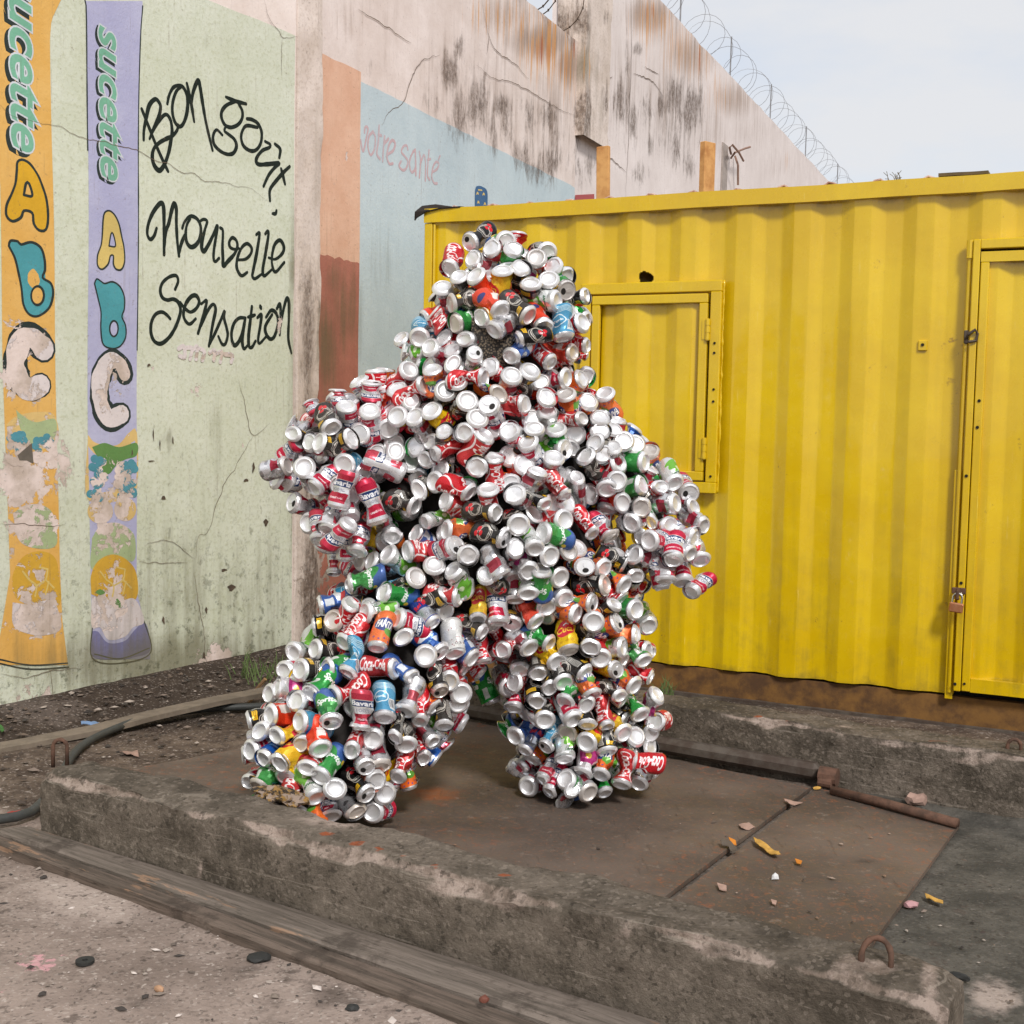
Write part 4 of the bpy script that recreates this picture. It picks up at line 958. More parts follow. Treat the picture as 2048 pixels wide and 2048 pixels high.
# ---- concrete kerbs
def kerb_mat():
    t = NT("old_kerb_concrete"); p = t.geo()
    big = t.noise(p, 2.4, 6, .65); mid = t.noise(p, 12, 7, .72); fine = t.noise(p, 75, 6, .75)
    col = t.mix(t.ramp(t.math('ADD', t.math('MULTIPLY', big, .45), t.math('MULTIPLY', mid, .55)), .40, .60), srgb(86, 78, 68), srgb(128, 117, 105))
    st = t.noise(t.mapping(p, (3, 3, 18)), 2.0, 5, .7)
    col = t.mix(t.math('MULTIPLY', t.ramp(st, .55, .7), .35), col, srgb(142, 130, 116))
    ch = t.ramp(t.math('ADD', t.attr('chip'), t.math('MULTIPLY', t.math('SUBTRACT', mid, .5), .9)), .35, .75)
    col = t.mix(ch, col, t.mix(t.ramp(mid, .4, .6), srgb(132, 117, 105), srgb(182, 164, 152)))
    ps = t.math('MULTIPLY', t.ramp(t.noise(p, 40, 3, .6), .60, .66), .6); col = t.mix(ps, col, srgb(62, 56, 48))
    o = t.ramp(t.math('ADD', t.attr('orange'), t.math('MULTIPLY', t.math('SUBTRACT', mid, .5), 1.6)), .45, .7); col = t.mix(t.math('MULTIPLY', o, .8), col, srgb(168, 84, 44))
    d = t.ramp(t.math('ADD', t.attr('dark'), t.math('MULTIPLY', t.math('SUBTRACT', mid, .5), 1.2)), .35, .9); col = t.mix(t.math('MULTIPLY', d, .65), col, srgb(58, 52, 44))
    sc = t.ramp(t.noise(t.mapping(p, (2, 2, 60)), 2, 3, .6), .63, .66); col = t.mix(t.math('MULTIPLY', sc, .35), col, srgb(178, 166, 152))
    ag = t.voronoi(p, 130, 'F1', 'Color'); sep = t.n('ShaderNodeSeparateColor'); t.set(sep.inputs[0], ag)
    col = t.mix(t.math('MULTIPLY', t.ramp(sep.outputs[0], .84, .92), .25), col, srgb(176, 162, 148)); col = t.mix(t.math('MULTIPLY', t.ramp(sep.outputs[1], .86, .92), .3), col, srgb(62, 56, 48))
    h = t.math('ADD', t.math('MULTIPLY', mid, .8), t.math('MULTIPLY', fine, .6))
    return t.bsdf(col, .9, 0, t.bump(h, 1.0, .02), .2)
M_KERB = kerb_mat()
def kerb(A, B, w, h, label, seed, chips, name="concrete_kerb", group=None, orange=(), darks=(), chip_amp=1.0):
    """cast kerb from A to B (front foot line), worn and chipped along its arris; local X runs along it"""
    A, B = np.array(A), np.array(B); L = np.linalg.norm(B - A); d = (B - A) / L; nrm = np.array([-d[1], d[0]])
    if nrm[1] < 0: nrm = -nrm
    n = int(L / .014); prof = []
    for k in range(13): prof.append((0.0, -.04 + (h + .04) * k / 12, 'f'))
    for k in range(1, 12): prof.append((w * k / 11, h, 't'))
    for k in range(1, 9): prof.append((w, h - (h + .04) * k / 8, 'b'))
    vs, chip = [], []
    for i in range(n + 1):
        x = L * i / n; e = min(x, L - x); sh_ = 1 - .16 * math.exp(-(e / .03) ** 2)
        c1 = max(0.0, fbm((x * 3.2, seed, 0), 1.0, 4) * .9 + .30) * chip_amp
        for (a, z, f) in prof:
            cd = math.hypot(a, h - z); cb = math.hypot(w - a, h - z)
            cut = max(0.0, .060 * c1 - cd) * 1.0
            rough_ = .007 * fbm((x * 2, a * 6 + seed, z * 6), 3.0, 4) + .0045 * fbm((x * 9, a * 14, z * 14), 2, 4)
            cut_b = max(0.0, .022 * (.6 + fbm((x * 4, seed + 4, 1), 1, 3)) - cb)
            sag = .012 * fbm((x * 1.1, seed + 7, 0), 1, 3)
            y = w / 2 + (a - w / 2) * (sh_ if e < .08 else 1) + cut * .72 - cut_b * .7 + (rough_ if f == 'f' else -rough_ if f == 'b' else 0)
            zz = z - cut * .72 - cut_b * .5 + (rough_ + sag * (z / h) if f == 't' or z > h * .8 else sag * max(z, 0) / h) - .02 * math.exp(-(e / .02) ** 2) * (z > h * .6)
            vs.append((x, y, zz)); chip.append(min(1.0, cut / .016 + (.95 * c1 * (1 - cd / .04) if cd < .04 else 0)))
    m = len(prof)
    fs = [(i * m + k, (i + 1) * m + k, (i + 1) * m + k + 1, i * m + k + 1) for i in range(n) for k in range(m - 1)]
    fs += [tuple(range(m))[::1], tuple(n * m + k for k in range(m))[::-1]]
    rot = math.atan2(d[1], d[0]); W = np.array([[A[0] + d[0] * v[0] + nrm[0] * v[1], A[1] + d[1] * v[0] + nrm[1] * v[1], v[2]] for v in vs])
    at = {'chip': np.maximum(np.array(chip), blob_mask(W, chips)), 'orange': blob_mask(W, orange) if orange else np.zeros(len(vs)), 'dark': blob_mask(W, darks) if darks else np.zeros(len(vs))}
    me = mesh(vs, fs, True, None, at, name)
    bm = bmesh.new(); bm.from_mesh(me); bmesh.ops.recalc_face_normals(bm, faces=bm.faces[:]); bm.to_mesh(me); bm.free()
    o = link(name, me, M_KERB, None, (A[0], A[1], 0), rot); smooth_by_angle(o, 55)
    return tag(o, label, "kerb", "concrete guide kerbs of the weighbridge"), A, d, nrm, rot
kn, kA, kd, knr, krot = kerb((-1.265, 3.352), (.745, 2.082), .172, .200, "near concrete kerb with chipped pale edge in front of the person", 3,
    [(700, 1640, 120, 26, .8), (900, 1770, 60, 26, .9), (1020, 1800, 50, 26, .9), (110, 1520, 40, 14, .9), (1755, 1936, 42, 18, 1.2), (1700, 1930, 50, 22, 1.0), (1860, 1960, 24, 60, .9), (1250, 1870, 30, 16, .7), (860, 1745, 25, 25, .6), (1120, 1870, 60, 8, .5), (400, 1745, 10, 30, .7), (240, 1680, 10, 14, .5)],
    orange=[(655, 1668, 22, 5, 1.0), (715, 1686, 22, 5, 1.0), (760, 1697, 13, 5, .95), (805, 1712, 12, 4, .8), (868, 1732, 8, 6, 1.0), (1010, 1750, 22, 5, .9), (1300, 1900, 30, 10, .3)],
    darks=[(300, 1650, 200, 60, .35), (1150, 1860, 40, 40, .5), (1440, 1900, 60, 20, .7), (1090, 1990, 120, 30, .5), (1310, 1900, 14, 12, .8), (1180, 1990, 60, 30, .6), (1470, 2000, 70, 40, .5)])
kf, fA, fd, fnr, frot = kerb((-.30, 4.882), (2.6, 3.045), .18, .185, "far concrete kerb below the yellow container", 8,
    [(1780, 1490, 70, 8, .8), (1950, 1520, 60, 12, .9), (1680, 1455, 30, 6, .7)], orange=[(1515, 1433, 14, 3, .8), (1575, 1443, 10, 3, .8), (1860, 1482, 60, 4, .6)], darks=[(1400, 1410, 140, 40, .8), (1600, 1480, 150, 30, .5)], chip_amp=.55)
def lifting_ring(u, v, z, parent, rot, r=.034, hh=.05, label=None, tilt=0.0):
    p = at_z(u, v, z); mb = MB()
    pts = [(-r, 0, -.03)] + [(-r * math.cos(a), tilt * math.sin(a), (hh - r) + r * math.sin(a) * 1.1) for a in np.linspace(0, math.pi, 11)] + [(r, 0, -.03)]
    mb.tube(pts, [.0055 + .0008 * math.sin(i * 2.2) for i in range(len(pts))], 8)
    o = mb.obj("lifting_ring", M_RUST, parent, smooth=True)
    l = parent.matrix_world.inverted() if False else None
    q = p[:2] - np.array(parent.location[:2]); a = parent.rotation_euler[2]
    o.location = (q[0] * math.cos(a) + q[1] * math.sin(a), -q[0] * math.sin(a) + q[1] * math.cos(a), z - .004)
    o.rotation_euler = (0, 0, rot); return o
lifting_ring(120, 1510, .2, kn, math.radians(40), .019, .046)
lifting_ring(1752, 1928, .2, kn, math.radians(10), .026, .042, tilt=.02)
lifting_ring(2028, 1502, .185, kf, math.radians(20), .019, .038)
# ---- iron bar, pipe and hinge pin along the far kerb
ab = at_z(1634, 1566, .016)[:2]; aa = ab + (np.array([-.25, 4.83]) - ab) * 1.0
dvec = (ab - aa) / np.linalg.norm(ab - aa); rotb = math.atan2(dvec[1], dvec[0]); Lb = np.linalg.norm(ab - aa)
mb = MB(); mb.box(0, Lb, 0, .055, .006, .062, .016)
o = mb.obj("iron_bar", M_IRON, None, (aa[0], aa[1], .012), rotb); tag(o, "long dark iron bar lying along the foot of the far kerb", "bar")
mb = MB(); mb.tube([(ab[0] + .005, ab[1] - .012, .045), (ab[0] + .055, ab[1] - .040, .045)], .030, 14); mb.tube([(ab[0] + .0, ab[1] - .03, .03), (ab[0] + .035, ab[1] - .055, .03)], .018, 12)
o = mb.obj("hinge_pin", M_RUST); tag(o, "rusty round hinge pin at the end of the iron bar", "hinge pin")
p0, p1 = at_z(1664, 1581, .03), at_z(1915, 1647, .03)
mb = MB(); mb.tube([p0, p0 * .6 + p1 * .4 + np.array([0, 0, .003]), p1], .0145, 10); o = mb.obj("iron_pipe", M_RUST, smooth=True); tag(o, "thin rusty iron pipe along the edge of the smaller steel plate", "pipe")

# ---- boards in front of the near kerb
M_PLANK = None
def wood_mat(name, a, b, rot):
    t = NT(name); p = t.obj()
    g = t.noise(t.mapping(p, (1.2, 26, 26)), 2.2, 7, .7, .3); mid = t.noise(p, 7, 6, .7); fine = t.noise(t.mapping(p, (4, 60, 60)), 3, 5, .7)
    col = t.mix(t.ramp(g, .36, .64), a, b)
    col = t.mix(t.math('MULTIPLY', t.ramp(mid, .52, .64), .6), col, srgb(58, 50, 44))
    col = t.mix(t.math('MULTIPLY', t.ramp(fine, .60, .65), .7), col, srgb(44, 36, 30))
    col = t.mix(t.math('MULTIPLY', t.ramp(t.noise(t.mapping(p, (1, 6, 6)), 3, 5, .7), .62, .66), .5), col, srgb(168, 132, 104))
    return t.bsdf(col, .85, 0, t.bump(t.math('ADD', g, t.math('MULTIPLY', fine, .7)), .6, .008), .25)
def plank(name, back, front, ztop, th, label, mat, seed):
    """board between two lines on the ground, with worn edges"""
    b0, b1 = map(np.array, back); f0, f1 = map(np.array, front); n = 90; d = (f1 - f0) / np.linalg.norm(f1 - f0); rot = math.atan2(d[1], d[0]); vs = []
    for i in range(n + 1):
        t = i / n; b = b0 + (b1 - b0) * t; f = f0 + (f1 - f0) * t; z = ztop[0] + (ztop[1] - ztop[0]) * t
        for k, (w, dz) in enumerate(((0, -th), (0, -.004), (.06, 0), (.3, .001), (.6, .0), (.92, -.001), (1.0, -.006), (1.0, -th))):
            q = b + (f - b) * w; e = .005 * fbm((t * 14, seed, k * .7), 1.3, 4) * (1.6 if k in (6, 7) else 1); q = q + KN * e - f0
            vs.append((q[0] * d[0] + q[1] * d[1], -q[0] * d[1] + q[1] * d[0], z + dz + .4 * e))
    fs = [(i * 8 + k, i * 8 + k + 1, i * 8 + 9 + k, i * 8 + 8 + k) for i in range(n) for k in range(7)] + [tuple(range(8)), tuple(n * 8 + k for k in range(8))[::-1]]
    me = mesh(vs, fs, True, None, None, name); bm = bmesh.new(); bm.from_mesh(me); bmesh.ops.recalc_face_normals(bm, faces=bm.faces[:]); bm.to_mesh(me); bm.free()
    o = link(name, me, mat, None, (f0[0], f0[1], 0), rot); smooth_by_angle(o, 40); return tag(o, label, "plank", "old planks along the near kerb")
kl = lambda x, off: np.array([x, 3.352 - .632 * (x + 1.265)]) + KN * off
fl = lambda x: np.array([x, 2.38 - .7215 * (x + .101)])
ml = lambda x, t: kl(x, .012) * (1 - t) + fl(x) * t
WM1 = wood_mat("grey_plank_wood", srgb(92, 84, 76), srgb(126, 115, 106), 0); WM2 = wood_mat("dark_plank_wood", srgb(80, 71, 63), srgb(114, 100, 90), 0)
plank("wooden_plank", (kl(-1.28, .004), kl(.72, .010)), (ml(-1.36, .62), ml(.62, .60)), (.044, .022), .06, "wide grey plank lying against the foot of the near kerb", WM1, 2)
plank("wooden_plank", (ml(-1.75, .64), ml(.62, .62)), (fl(-1.75), fl(.50)), (.034, .014), .06, "narrow dark plank along the outer edge of the wide grey plank", WM2, 6)

# ---- batten and hose at the left
def flat_strip(name, px, w, th, mat, label, cat):
    P = catmull([at_z(u, v, z) for u, v, z in px], .05); mb = MB(); vs = []
    for i, p in enumerate(P):
        t = P[min(i + 1, len(P) - 1)] - P[max(i - 1, 0)]; t = t / np.linalg.norm(t); nn = np.array([-t[1], t[0], 0])
        e = .004 * fbm((i * .2, 3, 1), 1, 3)
        for s_, dz in ((-1, 0), (-1, th), (1, th), (1, 0)): vs.append(p + nn * (w / 2 * s_) + np.array([0, 0, dz + e]))
    n = len(P); fs = [(4 * i + k, 4 * i + 4 + k, 4 * i + 4 + (k + 1) % 4, 4 * i + (k + 1) % 4) for i in range(n - 1) for k in range(4)] + [(0, 1, 2, 3), (4 * n - 1, 4 * n - 2, 4 * n - 3, 4 * n - 4)]
    mb.add(vs, fs); return tag(mb.obj(name, mat), label, cat)
flat_strip("flat_batten", [(-60, 1512, .0), (60, 1490, .0), (200, 1462, .012), (350, 1425, .03), (517, 1390, .05), (640, 1366, .05)], .085, .018, plain("grey_batten", srgb(124, 112, 98), .9, 0, .3, 25, .3), "flat grey batten lying in the dirt along the green wall", "batten")
mb = MB(); mb.tube([tuple(p + np.array([0, 0, .012])) for p in catmull([at_z(u, v, .012) for u, v in ((-80, 1668), (0, 1647), (62, 1632), (110, 1580), (160, 1502), (250, 1456), (330, 1434), (430, 1422), (510, 1419), (640, 1412), (760, 1404))], .04)], .0145, 8)
tag(mb.obj("rubber_hose", plain("dark_rubber", srgb(66, 68, 66), .55, 0, .3, 30, .2), smooth=True), "dark rubber hose snaking past the near kerb end to the green wall", "hose")

# ---- small litter, each its own thing
def lump(name, u, v, z, sx, sy, sz, mat, label, cat, seed, rot=0.0, n=2, rough=.35, group=None):
    p = at_z(u, v, z); bm = bmesh.new(); bmesh.ops.create_icosphere(bm, subdivisions=n, radius=1)
    for w in bm.verts:
        k = 1 + rough * mnoise.noise(w.co * 1.9 + Vector((seed * 3.1, 0, 0))); w.co = Vector((w.co.x * k * sx, w.co.y * k * sy, max(-.2, w.co.z * k + .5) * sz))
    me = bpy.data.meshes.new(name); bm.to_mesh(me); bm.free()
    o = link(name, me, mat, None, tuple(p), rot); return tag(o, label, cat, group)
def scrap(name, pts, z, mat, label, cat, curl=.006, th=.002, group=None):
    """thin curled scrap traced on the ground"""
    P = [at_z(u, v, z) for u, v in pts]; c = sum(P) / len(P); bm = bmesh.new()
    vs = [bm.verts.new((p[0] - c[0], p[1] - c[1], .002)) for p in P]; f = bm.faces.new(vs); bmesh.ops.triangulate(bm, faces=[f]); bmesh.ops.subdivide_edges(bm, edges=bm.edges[:], cuts=2, use_grid_fill=True)
    for w in bm.verts: w.co.z += curl * (.6 + mnoise.noise(Vector((w.co.x * 45, w.co.y * 45, float(P[0][0])))))
    bm.normal_update()
    me = bpy.data.meshes.new(name); bm.to_mesh(me); bm.free(); o = link(name, me, mat, None, tuple(c)); o.modifiers.new("solid", 'SOLIDIFY').thickness = th
    return tag(o, label, cat, group)
M_PEEL = plain("dry_yellow_peel", srgb(206, 160, 78), .8, 0, .3, 60, .3); M_PAPER = plain("dirty_paper", srgb(170, 140, 126), .9, 0, .3, 40, .4)
M_GREYRAG = plain("grey_rag", srgb(92, 82, 72), .9); M_BLACKR = plain("black_rubber", srgb(46, 46, 44), .7); M_WHITE = plain("white_scrap", srgb(214, 214, 214), .7, 0, .1); M_ORN = plain("orange_peel_skin", srgb(206, 128, 44), .7)
M_PINKS = plain("pink_scrap_plastic", srgb(184, 140, 142), .7); M_REDS = plain("red_plastic", srgb(170, 40, 40), .5); M_BLUEW = plain("blue_wrapper", srgb(120, 150, 190), .5); M_GREENL = plain("green_leaf", srgb(60, 110, 50), .6)
cp6 = lambda s: crop(1250, 1500, .4130, s)[0]
cp4 = lambda s: crop(0, 1350, .3624, s)[0]
scrap("fruit_peel", cp6("620,438 650,448 690,475 740,505 752,522 735,528 700,510 660,482 635,470"), .016, M_PEEL, "long dry yellow peel on the smaller steel plate", "peel", .008)
scrap("fruit_peel", cp6("1450,708 1475,718 1540,745 1540,760 1500,748 1460,730"), .004, M_PEEL, "dry yellow peel on grey concrete beyond the smaller plate", "peel", .008)
scrap("orange_peel", cp6("500,438 535,448 540,466 515,462"), .018, M_ORN, "orange peel beside the grey rag on the plate seam", "peel", .006)
scrap("orange_peel", cp6("822,538 858,545 852,558 830,556"), .016, M_ORN, "small orange peel beyond the long yellow peel", "peel", .004)
scrap("grey_rag", cp6("462,465 500,462 540,480 545,500 520,500 500,482 470,478"), .018, M_GREYRAG, "twisted grey rag on the seam between the steel plates", "rag", .012)
lump("crumpled_paper", 1834, 1606, .004, .040, .026, .022, M_PAPER, "crumpled brownish paper by the rusty pipe below the far kerb", "paper", 3, .3, 2, .6)
lump("plastic_scrap", 1550, 1758, .016, .011, .007, .011, M_WHITE, "small white scrap standing on the smaller steel plate", "scrap", 5, .4, 1, .9)
lump("pink_scrap", 1822, 1813, .004, .018, .012, .010, M_PINKS, "small pink scrap beside the edge of the smaller plate", "scrap", 6)
lump("white_chip", 1634, 1578, .02, .012, .008, .006, M_PEEL, "pale chip lying beside the rusty hinge pin", "chip", 9)
scrap("paper_scrap", cp6("550,372 600,366 630,378 600,392 560,390"), .016, M_PAPER, "flat brownish paper scrap left of the plate seam", "paper", .006)
scrap("paper_scrap", cp6("770,250 800,255 860,262 820,275 790,268"), .018, M_PAPER, "pale paper scrap on the seam near the hinge pin", "paper", .006)
scrap("paper_scrap", cp6("445,660 490,668 492,688 455,684"), .016, M_PAPER, "brownish paper scrap near the kerb on the smaller plate", "paper", .006)
scrap("paper_scrap", cp6("705,735 735,740 730,756 712,752"), .016, M_PAPER, "tiny paper scrap on the smaller plate close to the near kerb", "paper", .004)
scrap("sweet_wrapper", cp4("445,270 480,262 515,268 545,272 530,288 480,290 450,288"), .02, M_BLUEW, "pale blue and white wrapper in the dirt by the batten", "wrapper", .012)
scrap("red_plastic_strip", cp4("40,775 80,758 125,760 130,768 90,770 45,790"), .004, M_REDS, "red plastic strip left of the near kerb end", "scrap", .006)
scrap("green_leaf", cp4("0,285 18,298 24,318 10,330 0,322"), .02, M_GREENL, "green leaf at the far left by the wall foot", "leaf", .01)
scrap("brown_card", cp4("660,432 760,430 765,455 700,452"), .004, M_PAPER, "brown card scrap in the dirt behind the near kerb", "card", .008)
p = at_z(170, 1925, .004); mb = MB(); vs = []
for k in range(20):
    a = 2 * math.pi * k / 20
    for r_, z_ in ((.0195, 0), (.0195, .006), (.006, .006), (.006, 0)): vs.append((r_ * math.cos(a), r_ * math.sin(a), z_))
mb.add(vs, [(4 * k + j, 4 * ((k + 1) % 20) + j, 4 * ((k + 1) % 20) + (j + 1) % 4, 4 * k + (j + 1) % 4) for k in range(20) for j in range(4)])
tag(mb.obj("rubber_washer", M_BLACKR, None, tuple(p)), "black rubber washer with a hole on the pale foreground concrete", "washer")
lump("rubber_disc", 518, 1918, .002, .028, .024, .008, M_BLACKR, "flat black rubber disc beside the plank in the foreground", "disc", 2, .2, 2, .12)
lump("dark_stone", 705, 2020, .002, .014, .010, .008, M_BLACKR, "dark flat stone beside the plank near the bottom edge", "stone", 12)
lump("brown_pebble", 318, 1982, .002, .013, .007, .008, plain("tan_pebble", srgb(176, 138, 108), .8), "tan oblong pebble on the foreground concrete", "pebble", 14, -.6, 2, .2)
lump("bottle_cap", 968, 2003, .040, .010, .009, .008, plain("red_brown_cap", srgb(122, 72, 58), .7), "red brown bottle cap on the wide plank", "cap", 4)
o = lump("twisted_stick", 1917, 1958, .004, .026, .007, .010, M_BLACKR, "short dark stick on the grey concrete right of the near kerb", "stick", 5, -.5)
mb = MB(); mb.tube([tuple(at_z(u, v, z)) for u, v, z in ((497, 1408, .01), (512, 1380, .03), (531, 1358, .08))], .008, 6); tag(mb.obj("broken_stick", plain("dry_stick", srgb(150, 118, 84), .9)), "short broken stick leaning at the green wall foot behind the cans", "stick")

# ---- gravel and fine litter (nobody could count it)
def scatter(name, n, sampler, smin, smax, cols, seed):
    rr = np.random.default_rng(seed); vs, fs, cl = [], [], []
    base = np.array([(1, 0, 0), (0, 1, 0), (-1, 0, 0), (0, -1, 0), (0, 0, .8), (0, 0, -.5)], float); tri = [(0, 1, 4), (1, 2, 4), (2, 3, 4), (3, 0, 4), (1, 0, 5), (2, 1, 5), (3, 2, 5), (0, 3, 5)]
    k = 0
    while k < n:
        x, y, z = sampler(rr)
        s = smin + (smax - smin) * rr.random() ** 3; a = rr.random() * 6.3; st = np.array([1 + rr.random(), .7 + .5 * rr.random(), .35 + .5 * rr.random()]) * s
        q = base * (1 + .35 * (rr.random((6, 3)) - .5)) * st; q = np.stack([q[:, 0] * math.cos(a) - q[:, 1] * math.sin(a), q[:, 0] * math.sin(a) + q[:, 1] * math.cos(a), q[:, 2]], 1) + [x, y, z + s * .2]
        b = len(vs); vs += q.tolist(); fs += [tuple(b + i for i in t_) for t_ in tri]; k += 1
    t = NT(name + "_stone"); r_ = t.n('ShaderNodeNewGeometry').outputs['Random Per Island']; cr = t.n('ShaderNodeValToRGB'); cr.color_ramp.interpolation = 'CONSTANT'
    while len(cr.color_ramp.elements) < len(cols): cr.color_ramp.elements.new(.5)
    for i, c in enumerate(cols): cr.color_ramp.elements[i].position = i / len(cols); cr.color_ramp.elements[i].color = srgb(*c)
    t.set(cr.inputs[0], r_); o = link(name, mesh(vs, fs), t.bsdf(cr.outputs[0], .9)); return tag(o, kind="stuff")
def s_left(rr):
    t = rr.random(); w = rr.random() ** 1.6
    p = LW.world(-2.6 + 2.7 * t, 0, -.02 - .95 * w); return p[0], p[1], .004 + .05 * max(0, 1 - w * 3)
def s_front(rr): x = rr.uniform(-1.7, .6); q = fl(x) + KN * (.005 + .7 * rr.random() ** 2.2); return q[0], q[1], .002
def s_pad(rr):
    s = 1.9 + 1.6 * rr.random(); w = -1.2 * rr.random() ** .8 - .02; q = KA + KD * s + KN * w; return q[0], q[1], .002
def s_plate(rr): q = KA + KD * (.2 + 2.2 * rr.random()) + KN * (-.2 - 1.2 * rr.random()); return q[0], q[1], .017
def s_kerbfoot(rr): q = np.array([-.2 + 2.6 * rr.random(), 0]); q[1] = 5.25 - .6 * q[0] + .25 * (rr.random() - .5); return q[0], q[1], .003
CG = [(70, 60, 52), (96, 84, 74), (120, 106, 96), (60, 54, 48), (160, 148, 138), (80, 70, 60), (100, 86, 74), (46, 40, 36), (66, 56, 48)]
scatter("gravel", 2200, s_left, .002, .013, CG, 1); scatter("gravel", 520, s_front, .0015, .010, [(96, 86, 78), (60, 54, 50), (150, 138, 128), (200, 188, 180), (120, 108, 98)], 2)
scatter("gravel", 450, s_pad, .0012, .008, CG, 3); scatter("gravel", 130, s_plate, .0015, .007, [(90, 78, 68), (150, 130, 116), (60, 50, 44), (130, 104, 84)], 4); scatter("gravel", 260, s_kerbfoot, .003, .016, CG, 5)
# sparse grass blades at the wall foot
mb = MB(); rr = random.Random(3)
for k in range(90):
    u, v = (rr.gauss(510, 26), rr.gauss(1352, 10)) if k < 60 else (rr.gauss(1330, 10), rr.gauss(1395, 6))
    p = Vector(at_z(u, v, .03)); q = p + Vector((rr.uniform(-.05, .05), rr.uniform(-.04, .04), rr.uniform(.03, .10))); sdx = Vector((.0022, .001, 0))
    mb.add([p - sdx, p + sdx, (p + q) / 2 + Vector((0, 0, .015)) + sdx * .7, q, (p + q) / 2 + Vector((0, 0, .015)) - sdx * .7], [(0, 1, 2, 4), (4, 2, 3)])
tag(mb.obj("grass", plain("thin_grass", srgb(86, 104, 56), .8)), kind="stuff")
# ================================================================== THE PERSON AND THE CANS
CAN_L, CAN_R = .115, .033
# ---- printed labels, drawn here as pixels (u round the can, v from the inner end 0 to the base 1)
LW_, LH_ = 224, 128
def text_mask(txt, w, h, shear=.0, off=.02):
    V, Fc = font_shape(txt, shear, off); lo, hi = V.min(0), V.max(0); V = (V - lo) / (hi - lo) * [w - 1, h - 1]
    m = np.zeros((h, w), bool); yy, xx = np.mgrid[0:h, 0:w]
    for f in Fc:
        for k in range(1, len(f) - 1):
            a, b, c = V[f[0]], V[f[k]], V[f[k + 1]]
            x0, x1 = int(max(0, min(a[0], b[0], c[0]))), int(min(w - 1, max(a[0], b[0], c[0])) + 1); y0, y1 = int(max(0, min(a[1], b[1], c[1]))), int(min(h - 1, max(a[1], b[1], c[1])) + 1)
            X, Y = xx[y0:y1 + 1, x0:x1 + 1] , yy[y0:y1 + 1, x0:x1 + 1]
            e = lambda p, q: (q[0] - p[0]) * (Y - p[1]) - (q[1] - p[1]) * (X - p[0])
            A, B, Cc = e(a, b), e(b, c), e(c, a); m[y0:y1 + 1, x0:x1 + 1] |= ((A >= -.3) & (B >= -.3) & (Cc >= -.3)) | ((A <= .3) & (B <= .3) & (Cc <= .3))
    return m
class Label:
    def __init__(self, bg, metal=.25):
        self.a = np.zeros((LH_, LW_, 4)); self.a[..., :3] = np.array(bg) / 255; self.a[..., 3] = metal
        self.V, self.U = np.mgrid[0:LH_, 0:LW_]; self.V = self.V / LH_; self.U = self.U / LW_
    def fill(self, m, c, metal=.2): self.a[m, :3] = np.array(c) / 255; self.a[m, 3] = metal; return self
    def band(self, v0, v1, c, metal=.2): return self.fill((self.V >= v0) & (self.V < v1), c, metal)
    def rect(self, u0, u1, v0, v1, c, metal=.2): return self.fill((self.V >= v0) & (self.V < v1) & (self.U >= u0) & (self.U < u1), c, metal)
    def ell(self, u, v, ru, rv, c, metal=.2): return self.fill(((self.U - u) / ru) ** 2 + ((self.V - v) / rv) ** 2 < 1, c, metal)
    def text(self, t, u0, u1, v0, v1, c, along=False, shear=.0, off=.02):
        """across: letters stand upright when the base is down; along: the word runs down the can"""
        x0, x1, y0, y1 = int(u0 * LW_), int(u1 * LW_), int(v0 * LH_), int(v1 * LH_)
        if along: m = text_mask(t, y1 - y0, x1 - x0, shear, off).T[:, ::1]
        else: m = text_mask(t, x1 - x0, y1 - y0, shear, off)[::-1, :]
        self.a[y0:y1, x0:x1][m, :3] = np.array(c) / 255; self.a[y0:y1, x0:x1][m, 3] = .15; return self
    def img(self, name):
        im = bpy.data.images.new(name, LW_, LH_, alpha=True); im.alpha_mode = 'CHANNEL_PACKED'
        im.pixels.foreach_set(self.a.astype(np.float32).ravel()); im.update(); im.pack(); return im
SIL = (214, 214, 217)
def swoosh(L, c, k=1.0):
    for o in (0, .5): L.fill(np.abs(((L.U + .5 * .0 + o) % 1) - (.36 + .07 * np.sin(L.V * 5 + 1))) < .017 * k, c)
    return L
LAB = {}
L = Label((196, 18, 34)); swoosh(L, (238, 226, 226)); L.text("Coca-Cola", .04, .27, .10, .88, (246, 240, 240), True, .35, .03); L.text("Coca-Cola", .54, .77, .10, .88, (246, 240, 240), True, .35, .03); L.band(.95, 1, SIL, .9); LAB['C'] = L
L = Label(SIL, .5)
for o in (0, .5):
    L.rect(o + .04, o + .42, .0, .27, (190, 24, 62), .35); L.rect(o + .02, o + .46, .27, .47, (232, 228, 214), .4); L.rect(o + .03, o + .45, .285, .455, (22, 52, 104), .2)
    L.text("Bavaria", o + .05, o + .43, .30, .44, (240, 240, 242), False, .0, .03); L.text("100%", o + .12, o + .34, .51, .60, (150, 150, 160), False, .0, .02)
    L.rect(o + .06, o + .40, .63, .90, (190, 24, 62), .35); L.text("ORIGINAL", o + .12, o + .36, .76, .82, (238, 220, 222), False, .0, .02)
LAB['B'] = L
L = Label((24, 24, 26), .35); rr = np.random.default_rng(3)
